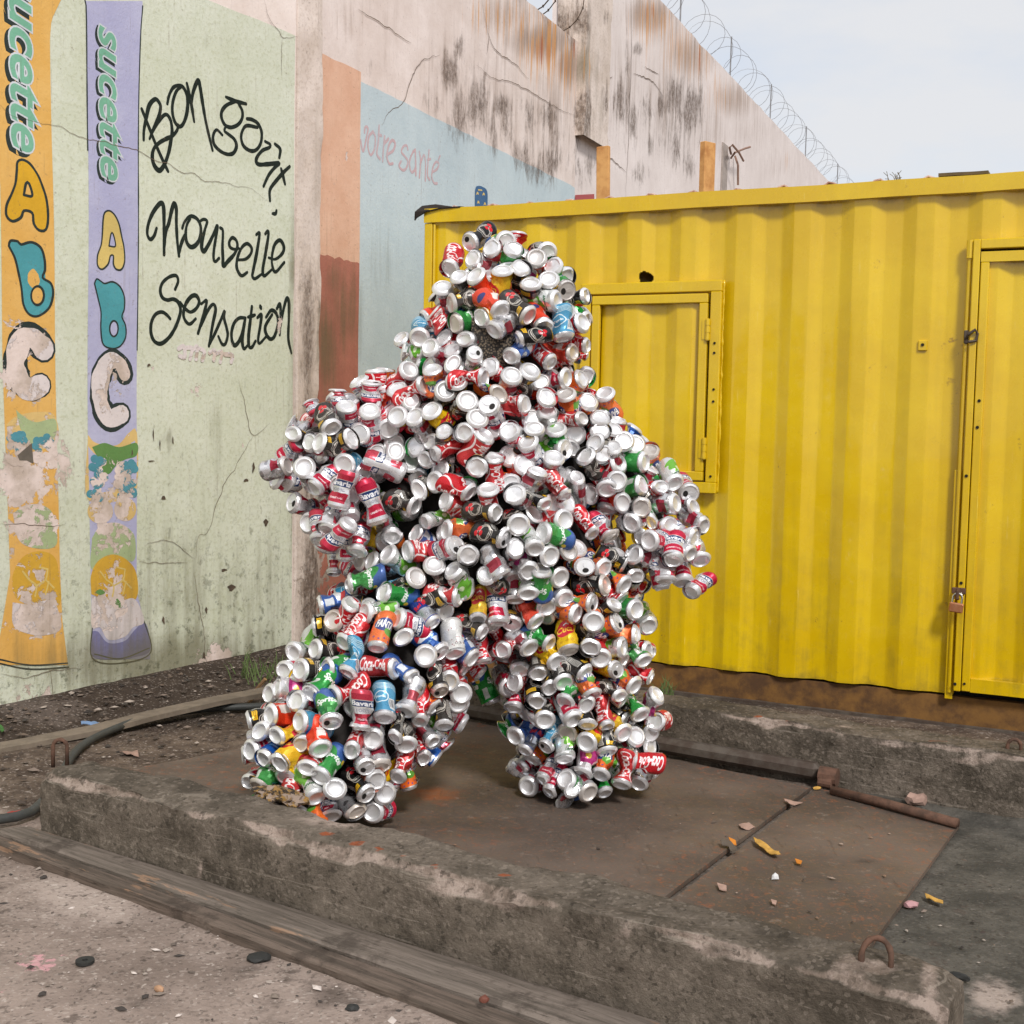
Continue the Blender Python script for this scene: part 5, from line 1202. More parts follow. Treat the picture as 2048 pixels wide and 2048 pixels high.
for o in (0, .5):
    for k in range(5):
        a, b, c_ = rr.random(3); L.fill(np.abs(((L.U - o - .22) / (.10 + .06 * a)) ** 2 + ((L.V - .42 - .2 * b) / (.12 + .1 * c_)) ** 2 - 1) < .10, (196, 190, 180), .2)
    for k in range(9):
        a = rr.random() * 6.28; L.ell(o + .22 + .05 * math.cos(a), .30 + .08 * math.sin(a), .035, .05, (206, 26, 40))
    L.rect(o + .0, o + .16, .74, .90, (222, 176, 36)); L.rect(o + .015, o + .145, .79, .80, (40, 34, 20)); L.rect(o + .015, o + .145, .84, .85, (40, 34, 20))
    L.rect(o + .37, o + .46, .30, .86, (186, 184, 178)); L.fill((np.abs(L.U - o - .415) < .04) & (np.sin(L.V * 230) > .2) & (L.V > .33) & (L.V < .83), (40, 40, 40))
L.band(.0, .03, (190, 150, 50), .6); L.band(.97, 1, SIL, .9); LAB['K'] = L
L = Label((232, 190, 20))
for o in (0, .5):
    L.ell(o + .22, .40, .165, .235, (208, 30, 52)); L.text("Cuca", o + .10, o + .35, .33, .52, (246, 206, 60), False, .2, .02)
    L.fill((np.abs((L.V - .25) - .9 * np.abs(L.U - o - .24)) < .022) & (np.abs(L.U - o - .24) < .05), (246, 244, 240))
    for k in range(3): L.ell(o + .13 + .09 * k, .80, .028, .045, (206, 160, 20))
L.band(.965, 1, SIL, .9); LAB['Y'] = L
L = Label((232, 108, 36))
for o in (0, .5):
    L.ell(o + .2, .44, .19, .20, (28, 58, 128)); L.ell(o + .30, .62, .10, .12, (96, 160, 56)); L.text("FANTA", o + .04, o + .37, .32, .54, (246, 244, 240), False, .15, .05)
    for k in range(5): L.ell(o + .06 + .085 * k, .84 + .05 * (k % 2), .018, .03, (130, 70, 130))
L.band(.96, 1, SIL, .9); LAB['F'] = L
L = Label((18, 140, 52))
for o in (0, .5):
    L.fill((L.V < .42 - .25 * np.sin((L.U - o) * 12.6)) & (L.U >= o) & (L.U < o + .5) & (L.V < .38), (28, 84, 156)); L.text("Sprite", o + .05, o + .38, .36, .58, (240, 244, 240), False, .2, .04); L.ell(o + .40, .34, .04, .06, (236, 206, 60))
    L.rect(o + .40, o + .49, .58, .88, (214, 220, 214))
L.band(.95, 1, SIL, .9); LAB['G'] = L
L = Label((214, 217, 215), .5)
for o in (0, .5):
    L.fill(((L.U - o - .2) / .17) ** 2 + ((L.V - .42) / .26) ** 2 + .35 * np.sin(L.U * 40 + L.V * 25) < 1, (98, 172, 40)); L.ell(o + .24, .46, .05, .08, (214, 232, 190)); L.text("Lemon", o + .06, o + .34, .70, .82, (30, 90, 50), False, .1, .03)
LAB['L'] = L
L = Label((24, 84, 164))
for o in (0, .5): L.ell(o + .22, .36, .16, .18, (230, 234, 240)); L.fill((((L.U - o - .22) / .16) ** 2 + ((L.V - .36) / .18) ** 2 < 1) & (L.V < .36 + .03 * np.sin(L.U * 20)), (200, 40, 50)); L.rect(o + .30, o + .42, .60, .88, (214, 220, 228)); L.rect(o + .05, o + .24, .64, .70, (120, 170, 220))
L.band(.95, 1, SIL, .9); LAB['P'] = L
L = Label((54, 146, 188))
for o in (0, .5):
    for k in range(5): L.fill((np.abs(L.V - .10 - .04 * k - .02 * np.sin(L.U * 30)) < .009), (206, 228, 236))
    L.fill(np.abs(((L.U - o - .22) / .12) ** 2 + ((L.V - .52) / .17) ** 2 - 1) < .16, (222, 236, 240)); L.text("Tonic", o + .13, o + .31, .48, .56, (232, 242, 244), False, 0, .02); L.rect(o + .36, o + .48, .52, .86, (226, 228, 228)); L.fill((L.U > o + .37) & (L.U < o + .47) & (np.sin(L.U * 420) > .1) & (L.V > .54) & (L.V < .80), (40, 44, 50))
L.band(.95, 1, SIL, .9); LAB['T'] = L
L = Label((30, 56, 130), .35)
for o in (0, .5): L.fill((L.V > .42 + .5 * (L.U - o)) & (L.U >= o) & (L.U < o + .5) & (L.V < .95), (190, 194, 202), .8); L.text("Red Bull", o + .05, o + .42, .30, .46, (206, 34, 56), False, .1, .04)
L.band(.93, .96, (40, 60, 150)); L.band(.96, 1, SIL, .9); LAB['R'] = L
L = Label((208, 208, 211), .7); L.fill((np.sin(L.U * 18) * np.sin(L.V * 14) > .55), (172, 172, 176), .9); L.rect(.1, .3, .5, .8, (150, 34, 56), .4); LAB['S'] = L
L = Label((222, 222, 220), .3); rr = np.random.default_rng(5)
for k in range(46): L.ell(rr.random(), rr.random() * .9, .010, .016, (140, 40, 50))
L.text("0312", .06, .34, .78, .86, (120, 110, 110), False, 0, .0); LAB['W'] = L
L = Label((216, 214, 216), .5)
for o in (0, .5): L.rect(o + .04, o + .36, .28, .74, (168, 30, 112)); L.ell(o + .2, .50, .05, .09, (226, 190, 60)); L.text("Mirinda", o + .06, o + .34, .16, .26, (120, 30, 90), False, .2, .02)
for o in (0, .5): L.rect(o + .04, o + .36, .14, .28, (216, 214, 216), .5)
LAB['M'] = L
L = Label((226, 62, 30)); swoosh(L, (240, 200, 190), .7)
for o in (0, .5): L.rect(o + .3, o + .42, .46, .80, (226, 220, 214)); L.ell(o + .16, .34, .09, .10, (40, 50, 120))
L.band(.95, 1, SIL, .9); LAB['O'] = L
CAN_NAMES = {'C': "red cola can", 'B': "crimson and silver beer can", 'K': "black energy drink can", 'Y': "yellow beer can with red oval", 'F': "orange soda can", 'G': "green lemonade can", 'L': "silver and lime can",
             'P': "blue soda can", 'T': "pale blue tonic can", 'R': "blue and silver energy drink can", 'S': "bare silver can", 'W': "white can with red dots", 'M': "white and magenta can", 'O': "orange red soda can"}
def can_mat(key):
    t = NT("can_print_" + CAN_NAMES[key].replace(" ", "_")); im = t.n('ShaderNodeTexImage'); im.image = LAB[key].img("label_" + key); im.extension = 'REPEAT'
    uv = t.n('ShaderNodeUVMap'); uv.uv_map = "UVMap"; t.set(im.inputs[0], uv.outputs[0])
    p = t.obj(); nz = t.noise(p, 60, 4, .7); r = t.n('ShaderNodeObjectInfo').outputs['Random']
    c = t.mix(t.math('MULTIPLY', t.ramp(nz, .60, .72), .25), im.outputs[0], srgb(120, 108, 98))
    c = t.mix(t.math('MULTIPLY', r, .16), c, srgb(150, 140, 130))
    return t.bsdf(c, t.ramp(nz, .3, .7, .22, .36), im.outputs[1], t.bump(nz, .12, .002), .5)
CM = {k: can_mat(k) for k in LAB}
def alu_mat():
    t = NT("brushed_aluminium"); p = t.obj(); n1 = t.noise(p, 90, 5, .7); n2 = t.noise(p, 22, 3, .6); r = t.n('ShaderNodeObjectInfo').outputs['Random']
    c = t.mix(t.ramp(n2, .4, .7), srgb(238, 238, 240), srgb(222, 221, 220))
    c = t.mix(t.math('MULTIPLY', t.ramp(n1, .62, .7), t.math('MULTIPLY', r, .5)), c, srgb(176, 158, 140))
    c = t.mix(t.ramp(r, .84, 1.0, 0, .5), c, srgb(186, 164, 138)); c = t.mix(t.math('MULTIPLY', t.math('FRACT', t.math('MULTIPLY', r, 7.3)), .16), c, srgb(168, 166, 164))
    return t.bsdf(c, t.ramp(n1, .3, .7, .26, .42), .56, t.bump(n1, .08, .001), .5)
M_ALU = alu_mat()
# ---- can meshes: printed sleeve (inner end at z=0, base at z=L) in several states of crush, and the stamped base
NS = 20
def sleeve_mesh(seed, level, slim=False):
    rr = random.Random(seed); R = .0265 if slim else CAN_R
    ZT = [0, .004, .012, .022, .033, .044, .055, .066, .078, .090, .100, .106]
    tc, w = rr.uniform(.42, .72), rr.uniform(.13, .22); a = min(.66, level * rr.uniform(.46, .70)); phi = rr.uniform(0, 6.28); bx, by = rr.choice((-1, 1)) * rr.uniform(.3, 1) * level * .026, rr.choice((-1, 1)) * rr.uniform(.3, 1) * level * .026
    k1, k2, p1 = rr.choice((2, 3, 3, 4)), rr.uniform(2, 5), rr.uniform(0, 6)
    tri = lambda x: abs((x / math.pi) % 2 - 1) * 2 - 1
    vs, uvz = [], []
    for i, z in enumerate(ZT):
        t = z / CAN_L; r0 = R * (.80 if i == 0 else .90 if i == 1 else 1.0); g = math.exp(-((t - tc) / w) ** 2); gs = max(0.0, 1 - abs(t - tc) / (w * 1.7)); gg = math.exp(-((t - tc) / (w * 1.9)) ** 2) * (1 if t < .86 else .2)
        for k in range(NS):
            th = 2 * math.pi * k / NS; r = r0 * (1 - level * .24 * gg * (0.5 + .5 * tri(k1 * th + k2 * t * 3 + p1)))
            x, y = r * math.cos(th - phi), r * math.sin(th - phi); x *= 1 - (1.25 if x > 0 else .40) * a * gs; y *= 1 + .14 * a * gs
            n3 = mnoise.noise_vector(Vector((x * 50, y * 50, z * 42 + seed * 3.3))) * (.0080 * level * gg)
            x, y, zz = x + n3.x, y + n3.y, z + n3.z * .8
            q = (1 - t) ** 2; xx, yy_ = x * math.cos(phi) - y * math.sin(phi) + bx * q, x * math.sin(phi) + y * math.cos(phi) + by * q
            vs.append((xx, yy_, CAN_L - (CAN_L - zz) * (1 - .16 * level)))
    m = len(ZT); fs = [(i * NS + k, i * NS + (k + 1) % NS, (i + 1) * NS + (k + 1) % NS, (i + 1) * NS + k) for i in range(m - 1) for k in range(NS)]
    uv = []
    for i in range(m - 1):
        for k in range(NS):
            for (ii, kk) in ((i, k), (i, k + 1), (i + 1, k + 1), (i + 1, k)): uv.append((-kk / NS, min(.999, ZT[ii] / .106)))
    # closed inner lid
    fs.append(tuple(range(NS))[::-1]); uv += [(.5, .999)] * NS; mi = [0] * (len(fs) - 1) + [1]
    return vs, fs, uv, mi
def base_mesh(slim=False):
    R = .0265 if slim else CAN_R; k_ = R / CAN_R
    P = [(.033, .1058), (.0318, .1085), (.0272, .1130), (.0250, .1149), (.0238, .1149), (.0228, .1130), (.0216, .1098), (.0150, .1078), (.0075, .1068)]
    vs = [(r * k_ * math.cos(2 * math.pi * k / NS), r * k_ * math.sin(2 * math.pi * k / NS), z) for r, z in P for k in range(NS)] + [(0, 0, .1065)]
    fs = [(i * NS + k, i * NS + (k + 1) % NS, (i + 1) * NS + (k + 1) % NS, (i + 1) * NS + k) for i in range(len(P) - 1) for k in range(NS)]
    c = len(vs) - 1; b = (len(P) - 1) * NS; fs += [(b + k, b + (k + 1) % NS, c) for k in range(NS)]
    return vs, fs
def dented_base(seed, slim=False):
    vs, fs = base_mesh(slim); rr = random.Random(seed); ph = rr.uniform(0, 6.3); out = []
    for x, y, z in vs:
        q = x * math.cos(ph) + y * math.sin(ph); f = max(0.0, q + .004) ** 1.3 * 2.4        # one side folded in
        n = mnoise.noise_vector(Vector((x * 70 + seed, y * 70, z * 40))) * .0030
        out.append((x * (1 - .16 * max(0, q) / .033) + n.x, y * (1 - .16 * max(0, q) / .033) + n.y, z - f * .30 + n.z * .8))
    return out, fs
def lid_mesh():
    # drinking end: narrow neck, rolled rim, flat lid with a dark mouth and a pull tab
    P = [(.033, .1030), (.0300, .1085), (.0272, .1125), (.0270, .1149), (.0255, .1149), (.0245, .1122), (.0120, .1124)]
    vs = [(r * math.cos(2 * math.pi * k / NS), r * math.sin(2 * math.pi * k / NS), z) for r, z in P for k in range(NS)] + [(0, 0, .1124)]
    fs = [(i * NS + k, i * NS + (k + 1) % NS, (i + 1) * NS + (k + 1) % NS, (i + 1) * NS + k) for i in range(len(P) - 1) for k in range(NS)]; c = len(vs) - 1; b = (len(P) - 1) * NS
    fs += [(b + k, b + (k + 1) % NS, c) for k in range(NS)]; mi = [0] * len(fs)
    b = len(vs); vs += [(.0125 + .0080 * math.cos(a), .0100 * math.sin(a), .1131) for a in np.linspace(0, 2 * math.pi, 12, endpoint=False)]; fs.append(tuple(range(b, b + 12))); mi.append(1)
    for z0, z1, s_ in ((.1132, .1146, 1.0),):
        b = len(vs); ring = [(-.006 + .0105 * math.cos(a) * s_, .0062 * math.sin(a) * s_) for a in np.linspace(0, 2 * math.pi, 12, endpoint=False)]
        vs += [(x, y, z0) for x, y in ring] + [(x, y, z1) for x, y in ring]; fs += [(b + k, b + (k + 1) % 12, b + 12 + (k + 1) % 12, b + 12 + k) for k in range(12)] + [tuple(b + 12 + k for k in range(12))]; mi += [0] * 13
    return vs, fs, mi
NVAR = 5; LEVELS = [.22, .60, .90, 1.1, 1.3]
SLEEVES = {(v, sl): sleeve_mesh(31 + 7 * v + sl, LEVELS[v], bool(sl)) for v in range(NVAR) for sl in (0, 1)}
BASES = {sl: base_mesh(bool(sl)) for sl in (0, 1)}
_cache = {}
def sleeve_data(key, v):
    if (key, v) not in _cache:
        vs, fs, uv, mi = SLEEVES[(v, 1 if key == 'R' else 0)]
        me = mesh(vs, fs, True, mi, None, "can"); l = me.uv_layers.new(name="UVMap"); l.data.foreach_set('uv', np.array(uv, np.float32).ravel())
        me.set_sharp_from_angle(angle=math.radians(24)); me.materials.append(CM[key]); me.materials.append(M_ALU); _cache[(key, v)] = me
    return _cache[(key, v)]
_bases = {}
for sl in (0, 1):
    me = mesh(*BASES[sl], True, None, None, "can_base"); me.materials.append(M_ALU); _bases[sl] = me

DENTS = [dented_base(s) for s in (3, 8, 15, 21)]; LID = lid_mesh(); M_MOUTH = plain("dark_can_mouth", srgb(26, 22, 20), .7)
_ends = []
for d_ in DENTS:
    me = mesh(*d_, True, None, None, "can_base"); me.set_sharp_from_angle(angle=math.radians(30)); me.materials.append(M_ALU); _ends.append(me)
_lid = mesh(LID[0], LID[1], False, LID[2], None, "can_lid"); _lid.materials.append(M_ALU); _lid.materials.append(M_MOUTH)
# ---- body: round limbs given by joints (photograph position, distance, outer radius of the can layer)
J = {k: (at_depth(u, v, d), r) for k, (u, v, d, r) in {
    'head': (1016, 588, 3.88, .190), 'jaw': (1016, 660, 3.86, .255), 'neck': (985, 755, 3.90, .290), 'chest': (965, 860, 3.88, .30), 'belly': (990, 1060, 3.86, .34), 'lsh': (800, 866, 3.86, .205), 'rsh': (1098, 872, 3.90, .205),
    'lelb': (682, 905, 3.76, .175), 'lhand': (700, 1030, 3.68, .135), 'relb': (1272, 990, 3.88, .150), 'rhand': (1325, 1100, 3.82, .125), 'lhip': (842, 1180, 3.82, .255), 'rhip': (1142, 1180, 3.90, .255),
    'lknee': (764, 1372, 3.72, .268), 'lank': (658, 1500, 3.62, .245), 'lfoot': (640, 1560, 3.60, .205), 'rknee': (1148, 1396, 3.93, .245), 'rank': (1165, 1500, 3.95, .222), 'rfoot': (1165, 1535, 3.93, .205)}.items()}
SEG = [('head', 'jaw'), ('jaw', 'neck'), ('neck', 'chest'), ('chest', 'belly'), ('chest', 'lsh'), ('chest', 'rsh'), ('lsh', 'lelb'), ('lelb', 'lhand'), ('rsh', 'relb'), ('relb', 'rhand'), ('belly', 'lhip'), ('belly', 'rhip'), ('lsh', 'lhip'), ('rsh', 'rhip'),
       ('lhip', 'lknee'), ('lknee', 'lank'), ('lank', 'lfoot'), ('rhip', 'rknee'), ('rknee', 'rank'), ('rank', 'rfoot'), ('lhip', 'rhip')]
SA = np.array([J[a][0] for a, b in SEG]); SB = np.array([J[b][0] for a, b in SEG]); RA = np.array([J[a][1] for a, b in SEG]); RB = np.array([J[b][1] for a, b in SEG])
RA[12] = RB[12] = .2; RA[13] = RB[13] = .2
ARM = {6, 7, 8, 9}; LEG = {14, 15, 16, 17, 18, 19}
def sdf(P, which=False):
    P = np.atleast_2d(P); d = SB - SA; t = np.clip(((P[:, None] - SA) * d).sum(-1) / (d * d).sum(-1), 0, 1)
    q = np.linalg.norm(P[:, None] - (SA + d * t[..., None]), axis=-1) - (RA + (RB - RA) * t)
    return (q.min(1), q.argmin(1)) if which else q.min(1)
def grad(P):
    P = np.atleast_2d(P); e = 1e-3; g = np.stack([sdf(P + np.eye(3)[i] * e) - sdf(P - np.eye(3)[i] * e) for i in range(3)], 1)
    return g / np.maximum(np.linalg.norm(g, axis=1, keepdims=True), 1e-9)
def shell_hit(u, v, off=0.0):
    r = ray(u, v); r = r / np.linalg.norm(r); t = 2.6; best = (9, t)
    for _ in range(90):
        d = float(sdf(CP + r * t)[0]) - off
        if d < best[0]: best = (d, t)
        if d < .0015: break
        t += max(d * .9, .002)
        if t > 5: break
    return CP + r * best[1]
def unit(v): return v / np.linalg.norm(v)

# ---- cans that the photograph shows one by one: base end, then (if it shows) the far end, and the print
C_HEAD = """590,230,690,205 K;770,260,850,340 C;965,265,930,380 G;900,215,860,240 G;1140,335,1145,420 O;1240,310,1190,300 K;610,350,720,410 S;430,440,480,390 C;510,480,565,620 K;640,475,740,590 O;865,430,860,650 Y;1025,405,1005,520 K;1265,400,1290,470 G;
1095,540,1100,650 K;1240,505,1240,610 K;1400,500,1320,500 K;1395,610,1310,590 G;1560,650,1370,700 K;380,570,405,690 S;440,720,740,690 K;1320,690,1110,700 L;860,780,790,710 O;680,830,800,800 Y;470,870,580,835 G;225,830,420,765 O;1090,820,980,750 K;790,940,890,860 S;
1205,920,1150,850 O;1370,1010,1320,820 T;1560,850,1390,800 G;560,980,650,1010 S;200,980,245,945 T;50,970,200,1150 C;980,1010,1130,960 K;930,1130,1020,1080 P;1270,1190,1110,1060 C;1450,1110,1310,1110 O;650,1090,640,1200 L;740,1290,580,1290 C;1560,1290,1480,1285 G;1400,1300,1210,1290 B;
1380,1410,1390,1520 F;1680,1390,1705,1500 F;1070,1500,860,1540 C;1245,1540,1215,1660 L;1305,1670,1300,1790 G;1510,1600,1380,1620 C;740,1720,650,1860 C;310,1890,470,1830 C;925,1690,960,1740 B;
325,1220 F;475,1170,470,1230 C;130,1220,90,1290 C;50,1370 C;265,1340,180,1400 C;515,1310 K;430,1390 K;600,1470 K;760,1500 B;155,1455,150,1540 C;50,1590 K;185,1590 S;315,1540 Y;680,1600 C;420,1690 K;565,1720 S;945,1270 S;1090,1235 K;845,1425 F;1220,1440 C;1535,1470 F;1120,1680 K;1070,1770,1110,1860 B;
1270,1900 S;1390,1840,1260,1840 L;1500,1890 K;1580,1800 K;1730,1690 C;1760,1610 C;1730,1820 S;1630,1700 K;1630,1590 S;1810,1780 S;45,1860 K"""
C_LEFT = """215,170,330,195 K;555,140,500,80 K;720,215 K;430,240,570,290 K;220,430 S;340,440 K;80,540,270,600 B;380,610,570,430 B;590,760,690,420 B;1115,500,780,330 B;940,890,790,500 B;210,720,450,760 B;490,950,540,800 B;330,880,440,880 B;440,1040,480,900 B;700,870,600,1000 B;540,1260,590,1010 B;745,1140,790,960 B;
1000,980,1000,890 S;1185,740,1080,680 K;1220,620 K;1320,550,1430,560 S;1330,370,1490,300 C;1670,440 K;1820,340,1820,530 C;1620,640,1490,550 C;1405,690,1640,770 C;1760,590,1770,720 C;1840,800,1720,790 K;1240,870,1370,820 L;1410,930,1690,930 F;1110,1090,1400,1060 C;960,1090,1130,1210 L;1510,1050,1430,1100 B;1610,1130 K;1340,1190,1340,1270 K;
1480,1230,1570,1320 L;1215,1290 K;660,1330,1040,1290 G;930,1390,1140,1450 G;700,1470,650,1580 C;790,1550,940,1560 L;1050,1600,1190,1640 B;1360,1650,1160,1460 R;1450,1430,1330,1500 K;1550,1450,1280,1400 C;1690,1640,1680,1370 Y;1850,1670,1840,1360 B;1740,1280,1790,1330 K;1880,1310,1690,1050 S;1740,1750,1520,1620 K;620,1790,800,1670 C;895,1840,940,1680 F;1105,1760 K;
1420,1880,1280,1740 P;1530,1900,1460,1670 W;390,1830,570,1850 K;225,1860,330,1820 L;535,1610,620,1640 K;1280,1900 K;1860,1860 C"""
C_RIGHT = """820,60,690,60 C;930,170 S;1040,140 S;1070,50 S;1120,250 S;1040,290 S;240,130 S;425,120 K;380,220,440,340 B;615,120,615,240 G;880,240 K;950,340 S;815,350,750,430 K;690,310 S;575,370 K;450,460 S;1225,240,1170,300 S;1300,390,1160,390 G;1330,280,1340,370 F;1095,400,990,450 C;770,500,770,620 S;1060,550 K;980,620 S;1275,570,1160,590 G;1425,580,1330,620 C;1530,560,1470,500 L;1545,710,1390,730 S;1660,750 S;1650,640,1600,600 B;
680,670,560,510 C;530,730,400,640 K;660,850 C;300,890 K;140,800 C;1105,720 O;1245,760 K;1155,880 S;1300,1010 B;900,960,760,760 C;1040,980,950,870 B;1700,980,1470,890 B;1770,890,1640,850 S;1660,1120,1440,990 S;1740,1180,1690,1070 B;490,950,600,960 G;205,1000,40,930 K;280,1060 S;430,1080 L;550,1130 K;690,1090 C;815,1210 F;990,1230,880,1200 F;1180,1110 S;1150,1190,860,1050 K;1410,1420,1330,1090 B;1590,1370,1560,1170 B;1640,1440,1700,1350 B;
1240,1290,1150,1240 K;1150,1360,1030,1290 F;995,1350,760,1380 K;640,1310,550,1260 K;390,1270,340,1180 M;500,1230,490,1340 G;370,1430 L;530,1550,470,1460 G;670,1480,590,1400 S;890,1500,750,1470 F;770,1590,650,1550 F;1070,1500,950,1570 K;1240,1550,1130,1530 G;880,1640 F;1090,1640,890,1730 F;1250,1730,1060,1720 F;1340,1680,1260,1610 L;450,1660,340,1530 O;690,1880,620,1630 Y;1360,1880,1210,1840 B;1140,1840,960,1820 L;850,1850 K;540,1820,430,1740 G;390,1850 S;150,1870 C"""
C_RLEG = """390,330,330,260 S;625,310 C;270,200,60,90 K;830,420,770,340 Y;670,510,660,390 K;760,630,740,540 K;880,580,840,480 K;1060,500,930,400 K;1180,390,1150,320 C;1315,470,1200,440 Y;1085,315 K;1110,680,1040,530 F;1460,600,1340,520 F;1340,680,1170,540 K;1640,650,1530,720 M;1510,830,1400,680 G;470,780,500,610 B;650,730,640,630 K;880,730,940,620 G;300,730,170,430 G;90,650 C;520,490,530,410 S;480,560 C;1060,750,1060,680 C;
720,870,720,790 K;960,870,900,760 B;1070,920,1060,790 K;1230,930,1160,740 C;1370,970,1280,890 Y;1470,980,1390,1010 S;1050,1030 Y;720,1080,850,890 T;880,1180,880,1030 L;550,1110,630,990 R;470,1000,560,930 P;1230,1120,1190,970 K;500,1220,610,1150 B;680,1330,770,1190 B;1020,1280,1080,1120 M;1170,1290,1210,1170 F;1340,1370,1370,1200 C;1420,1160,1550,1190 C;1590,1230,1510,1240 L;740,1430,830,1320 B;880,1310,950,1340 G;570,1380,640,1330 B;1140,1360 S;1080,1420 S;960,1380 S;1480,1360,1500,1250 S;1600,1060,1490,1080 K;1590,960,1530,900 K;1570,320,1410,290 C;460,1170 S;1580,860 C;
100,740,60,700 C;440,610,400,560 S;20,560,10,500 C"""
C_LLEG = """540,330,650,270 L;690,290,880,300 K;930,240,1110,150 C;1410,230 K;1340,80,1450,110 B;460,450,570,440 B;790,430,920,430 G;970,490,1080,340 T;1370,450,1130,440 C;1510,520,1390,450 P;1600,380 C;340,630,560,640 B;560,680,650,700 S;680,640,810,530 G;860,660,1020,610 C;350,800,510,790 O;590,850,790,860 T;860,870,850,750 G;1090,930,1130,550 B;1280,850,1290,590 T;1440,800,1500,610 S;1560,880,1590,600 C;1730,640,1640,460 K;1860,680,1780,450 C;1760,930,1730,740 K;1680,1050,1590,940 S;1600,1180,1560,1050 C;
270,930,370,920 B;190,1090,340,1060 B;290,1160,400,1090 P;430,1200,620,1020 Y;400,970,550,930 Y;780,1090,740,980 O;1020,1100,1060,1000 C;1190,1010,1170,950 S;1360,1010,1410,890 K;1460,1070,1440,950 K;660,1240,730,1160 C;760,1310,910,1120 G;1150,1230,1090,1120 S;1260,1240,1210,1110 S;1390,1320,1440,1190 C;180,1340,320,1250 B;740,1480,680,1330 L;1160,1450,1000,1270 K;1190,1500,1230,1440 L;1230,1340,1150,1290 F;1080,1590,1020,1510 S;1190,1590,1230,1540 B;890,1380 K;1300,1440,1260,1400 L"""
cans = []                      # base point, direction (inner end to base), print, length
ZMIN = .052
for ox, oy, txt in ((780, 420, C_HEAD), (520, 820, C_LEFT), (960, 820, C_RIGHT), (900, 1220, C_RLEG), (440, 1220, C_LLEG)):
    for ent in txt.replace("\n", "").split(';'):
        co, key = ent.strip().split(' '); n = [float(c) for c in co.split(',')]; u, v = ox + n[0] * .2588, oy + n[1] * .2588
        B = shell_hit(u, v)
        if cans and min(np.linalg.norm(B - c[0]) for c in cans) < .034: continue
        if len(n) == 4:
            B = B - unit(grad(B)[0]) * .012; tu, tv = (n[2] - n[0]) * .2588, (n[3] - n[1]) * .2588; sc = min(2.0, max(1.0, 73 / max(8.0, math.hypot(tu, tv)))); r = unit(ray(u + tu * sc, v + tv * sc)); w = CP - B; bq = w @ r; L_ = CAN_L; disc = bq * bq - (w @ w - L_ * L_)
            s = -bq + math.sqrt(max(disc, 0)); T = CP + r * s; ln = min(max(np.linalg.norm(T - B), .088), .165); d = unit(B - T)
        else:
            g = grad(B)[0]; d = unit(unit(CP - B) * .65 + g * .5 + np.array([0, 0, .40 if B[2] > 1.0 else -.16]) + rng.normal(0, .34, 3)); ln = CAN_L * rng.uniform(.78, 1.0)
        cans.append((B, d, key, ln))
NHAND = len(cans)
# ---- the rest of the covering: bases spread evenly over the whole figure
FACE = shell_hit(984, 692)
pick = np.array(list("CCCCCKKKKKBBBSSSGGFFLLYOPTM"))
def try_fill(N, mind, off, seed):
    rg = np.random.default_rng(seed); k = rg.integers(0, len(SEG), N); t = rg.random((N, 1)); ax = SA[k] + (SB[k] - SA[k]) * t; dr = rg.normal(size=(N, 3)); dr /= np.linalg.norm(dr, axis=1, keepdims=True)
    P = ax + dr * (RA[k] + (RB[k] - RA[k]) * t[:, 0])[:, None]
    for _ in range(4): P = P - grad(P) * (sdf(P) - off)[:, None] * .9
    ok = (np.abs(sdf(P) - off) < .012) & (P[:, 2] > ZMIN); P = P[ok]; Gd = grad(P); _, wh = sdf(P, True)
    for p, g, w in zip(P, Gd, wh):
        if np.linalg.norm(p - FACE) < .058 and p[1] < J['neck'][0][1]: continue
        Bs = np.array([c[0] for c in cans]); Ts = np.array([c[0] - c[1] * c[3] for c in cans])
        if np.min(np.linalg.norm(Bs - p, axis=1)) < mind: continue
        dd = Ts - Bs; tt = np.clip(((p - Bs) * dd).sum(1) / (dd * dd).sum(1), 0, 1); cl = Bs + dd * tt[:, None]
        lim = np.where(np.arange(len(cans)) < NHAND, .072, .054) * (1 if off == 0 else .62)
        if np.any(np.linalg.norm(cl - p, axis=1) < lim): continue
        z = p[2]; up = .30 if z > 1.15 else .05 if z > .8 else -.45
        if w in ARM: up = -.5 if z < 1.0 else .0
        d = unit(g + np.array([0, 0, up]) + rg.normal(0, .22, 3)); key = str(rg.choice(pick))
        if w in ARM and rg.random() < .65: key = 'B'
        cans.append((p, d, key, CAN_L * float(rng.choice([1.0, .9, .75, .55]))))
try_fill(9000, .069, 0.0, 1); try_fill(8000, .052, -.040, 2); try_fill(5000, .050, -.062, 3)

